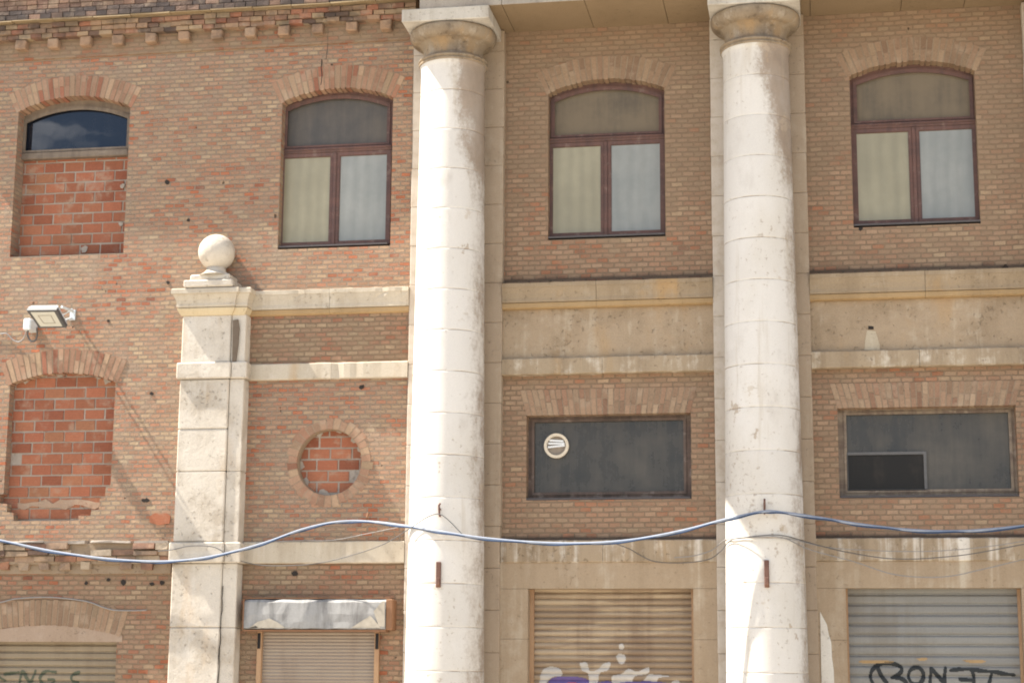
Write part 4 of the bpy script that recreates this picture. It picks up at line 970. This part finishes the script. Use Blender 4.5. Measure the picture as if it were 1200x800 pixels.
def cable(name, pts, r, mat, label, sub=10, group=None):
    p = catmull([at(a, b, c_) for a, b, c_ in pts], sub); o0 = p[0].copy(); bm = bmesh.new(); tube(bm, p, r, 8)
    return thing_mesh(name, bm, mat, label, 'cable', tuple(o0), group, True), p
main = [(-60, 622, -.13), (0, 633, -.13), (60, 645.5, -.15), (120, 654, -.2), (170, 657.5, -.22), (215, 656.5, -.25), (260, 649.5, -.25), (310, 636, -.2), (355, 620, -.14), (395, 611.5, -.12), (432, 611, -.15), (475, 616, -.5), (515, 622.5, -.76), (560, 629.5, -.78), (620, 635, -.78), (680, 636.5, -.78), (740, 632.5, -.78), (800, 621.5, -.77), (850, 608.5, -.76), (893, 599.5, -.76), (915, 600, -.76), (960, 606.5, -.78), (1010, 614.5, -.78), (1070, 621, -.78), (1130, 622, -.78), (1200, 616, -.78), (1290, 603, -.78)]
cb, path = cable('power_cable', main, .0145, M['bluecable'], 'thick pale blue cable sagging across the whole facade from column to column')
bm = bmesh.new(); p2 = [p+Vector((0, -.012, -.013))+Vector((.0, .012*math.sin(i*.5), .006*math.cos(i*.5))) for i, p in enumerate(path)]; tube(bm, p2, .008, 6); finish('cable_strand', bm, M['bluestrand'], cb, True)
cable('thin_cable', [(185, 645.5, -.22), (203, 643.5, -.22), (222, 639.5, -.23), (245, 639.5, -.23), (258, 644, -.22), (270, 653, -.15), (300, 661, -.1), (330, 662.5, -.1), (370, 660, -.12), (410, 651, -.2), (450, 637, -.4), (480, 619, -.62), (500, 606, -.72), (514, 602, -.745), (526, 609.5, -.75), (543, 627, -.76)], .0048, M['blackcable'], 'thin dark cable looping from the stone pilaster up to the hook on the first column')
cable('thin_cable', [(300, 636, .0), (345, 633, -.02), (390, 632.5, -.02), (430, 625, -.05), (470, 617, -.3), (482, 617, -.55)], .004, M['greycable'], 'faint grey wire along the ledge left of the first column')
cable('thin_cable', [(720, 636, -.76), (738, 643, -.3), (752, 651, -.06), (768, 657.5, -.04), (800, 659, -.04), (830, 655, -.1), (845, 645, -.3), (856, 633, -.55), (876, 629, -.72), (905, 626.5, -.72), (922, 628, -.68), (945, 634.5, -.4), (990, 646, -.12), (1050, 654.5, -.08), (1120, 651, -.1), (1180, 641, -.15), (1260, 625, -.2)], .0048, M['blackcable'], 'thin dark cable slung below the second column hook')
cable('thin_cable', [(790, 653, -.05), (812, 651, -.06), (835, 644, -.12), (848, 633, -.4), (862, 631, -.6), (890, 629, -.72), (918, 630, -.70), (950, 644, -.4), (1000, 657.5, -.12), (1050, 673, -.08), (1105, 675.5, -.08), (1150, 667, -.1), (1200, 655, -.12), (1270, 640, -.15)], .005, M['greycable'], 'lowest grey cable drooping over the lintel of the right door')
cable('thin_cable', [(905, 628, -.715), (930, 632, -.6), (970, 641, -.2), (1030, 645, -.1), (1090, 645.5, -.1), (1150, 641, -.12), (1210, 632, -.15), (1280, 620, -.15)], .004, M['greycable'], 'fine grey wire just above the drooping cables at right')
cable('thin_cable', [(-40, 712, W-.02), (0, 705.5, W-.02), (20, 701, W-.02), (60, 699.5, W-.02), (100, 704, W-.02), (122, 711.5, W-.02), (135, 714.5, W-.02), (155, 715, W-.02), (172, 714.5, W-.02)], .007, M['greycable'], 'grey cable clipped along the curve of the shallow brick arch')

def hook(px, py0, py1, y, label, bend):
    a, b = at(px, py0, y), at(px, py1, y); o0 = b.copy(); bm = bmesh.new()
    tube(bm, [a+Vector((bend, -.03, .0)), a+Vector((0, -.045, -.02)), a.lerp(b, .4)+Vector((0, -.04, 0)), b+Vector((0, -.02, .02)), b+Vector((0, .07, 0))], .011, 7)
    tube(bm, [a.lerp(b, .4)+Vector((0, -.04, 0)), a.lerp(b, .4)+Vector((0, .07, 0))], .012, 7)
    thing_mesh('iron_hook', bm, M['darkrust'], label, 'hook', tuple(o0), 'iron hooks on the columns')
hook(515.5, 590, 606, -.70, 'rusty iron hook on the first column holding the cables', .01)
hook(896, 585, 603, -.70, 'rusty iron hook on the second column above the blue cable', 0)
a_ = at(432, 601, -.05); bm = bmesh.new(); tube(bm, [a_+Vector((.01, -.05, 0)), a_+Vector((0, -.06, -.05)), at(431, 609, -.05)+Vector((0, -.03, 0)), at(430, 611, W+.02)], .013, 7)
thing_mesh('iron_hook', bm, M['rust'], 'orange rusty hook in the brickwork left of the first column', 'hook', tuple(at(430, 611, W)))
for px, lb in ((514, 'flat rusty iron bar on the first column below the cables'), (898, 'flat rusty iron bar on the second column below the cables')):
    t_, b_ = at(px, 658 if px < 600 else 656, -.71), at(px, 688, -.71); bm = bmesh.new()
    box(bm, t_.x-.022, t_.x+.026, -.735, -.66, b_.z, t_.z, bev=.004); box(bm, t_.x-.014, t_.x+.02, -.75, -.736, b_.z+.02, b_.z+.1, bev=.004)
    thing_mesh('iron_bar', bm, M['darkrust'], lb, 'iron bar', (t_.x, -.70, b_.z), 'iron bars on the columns')
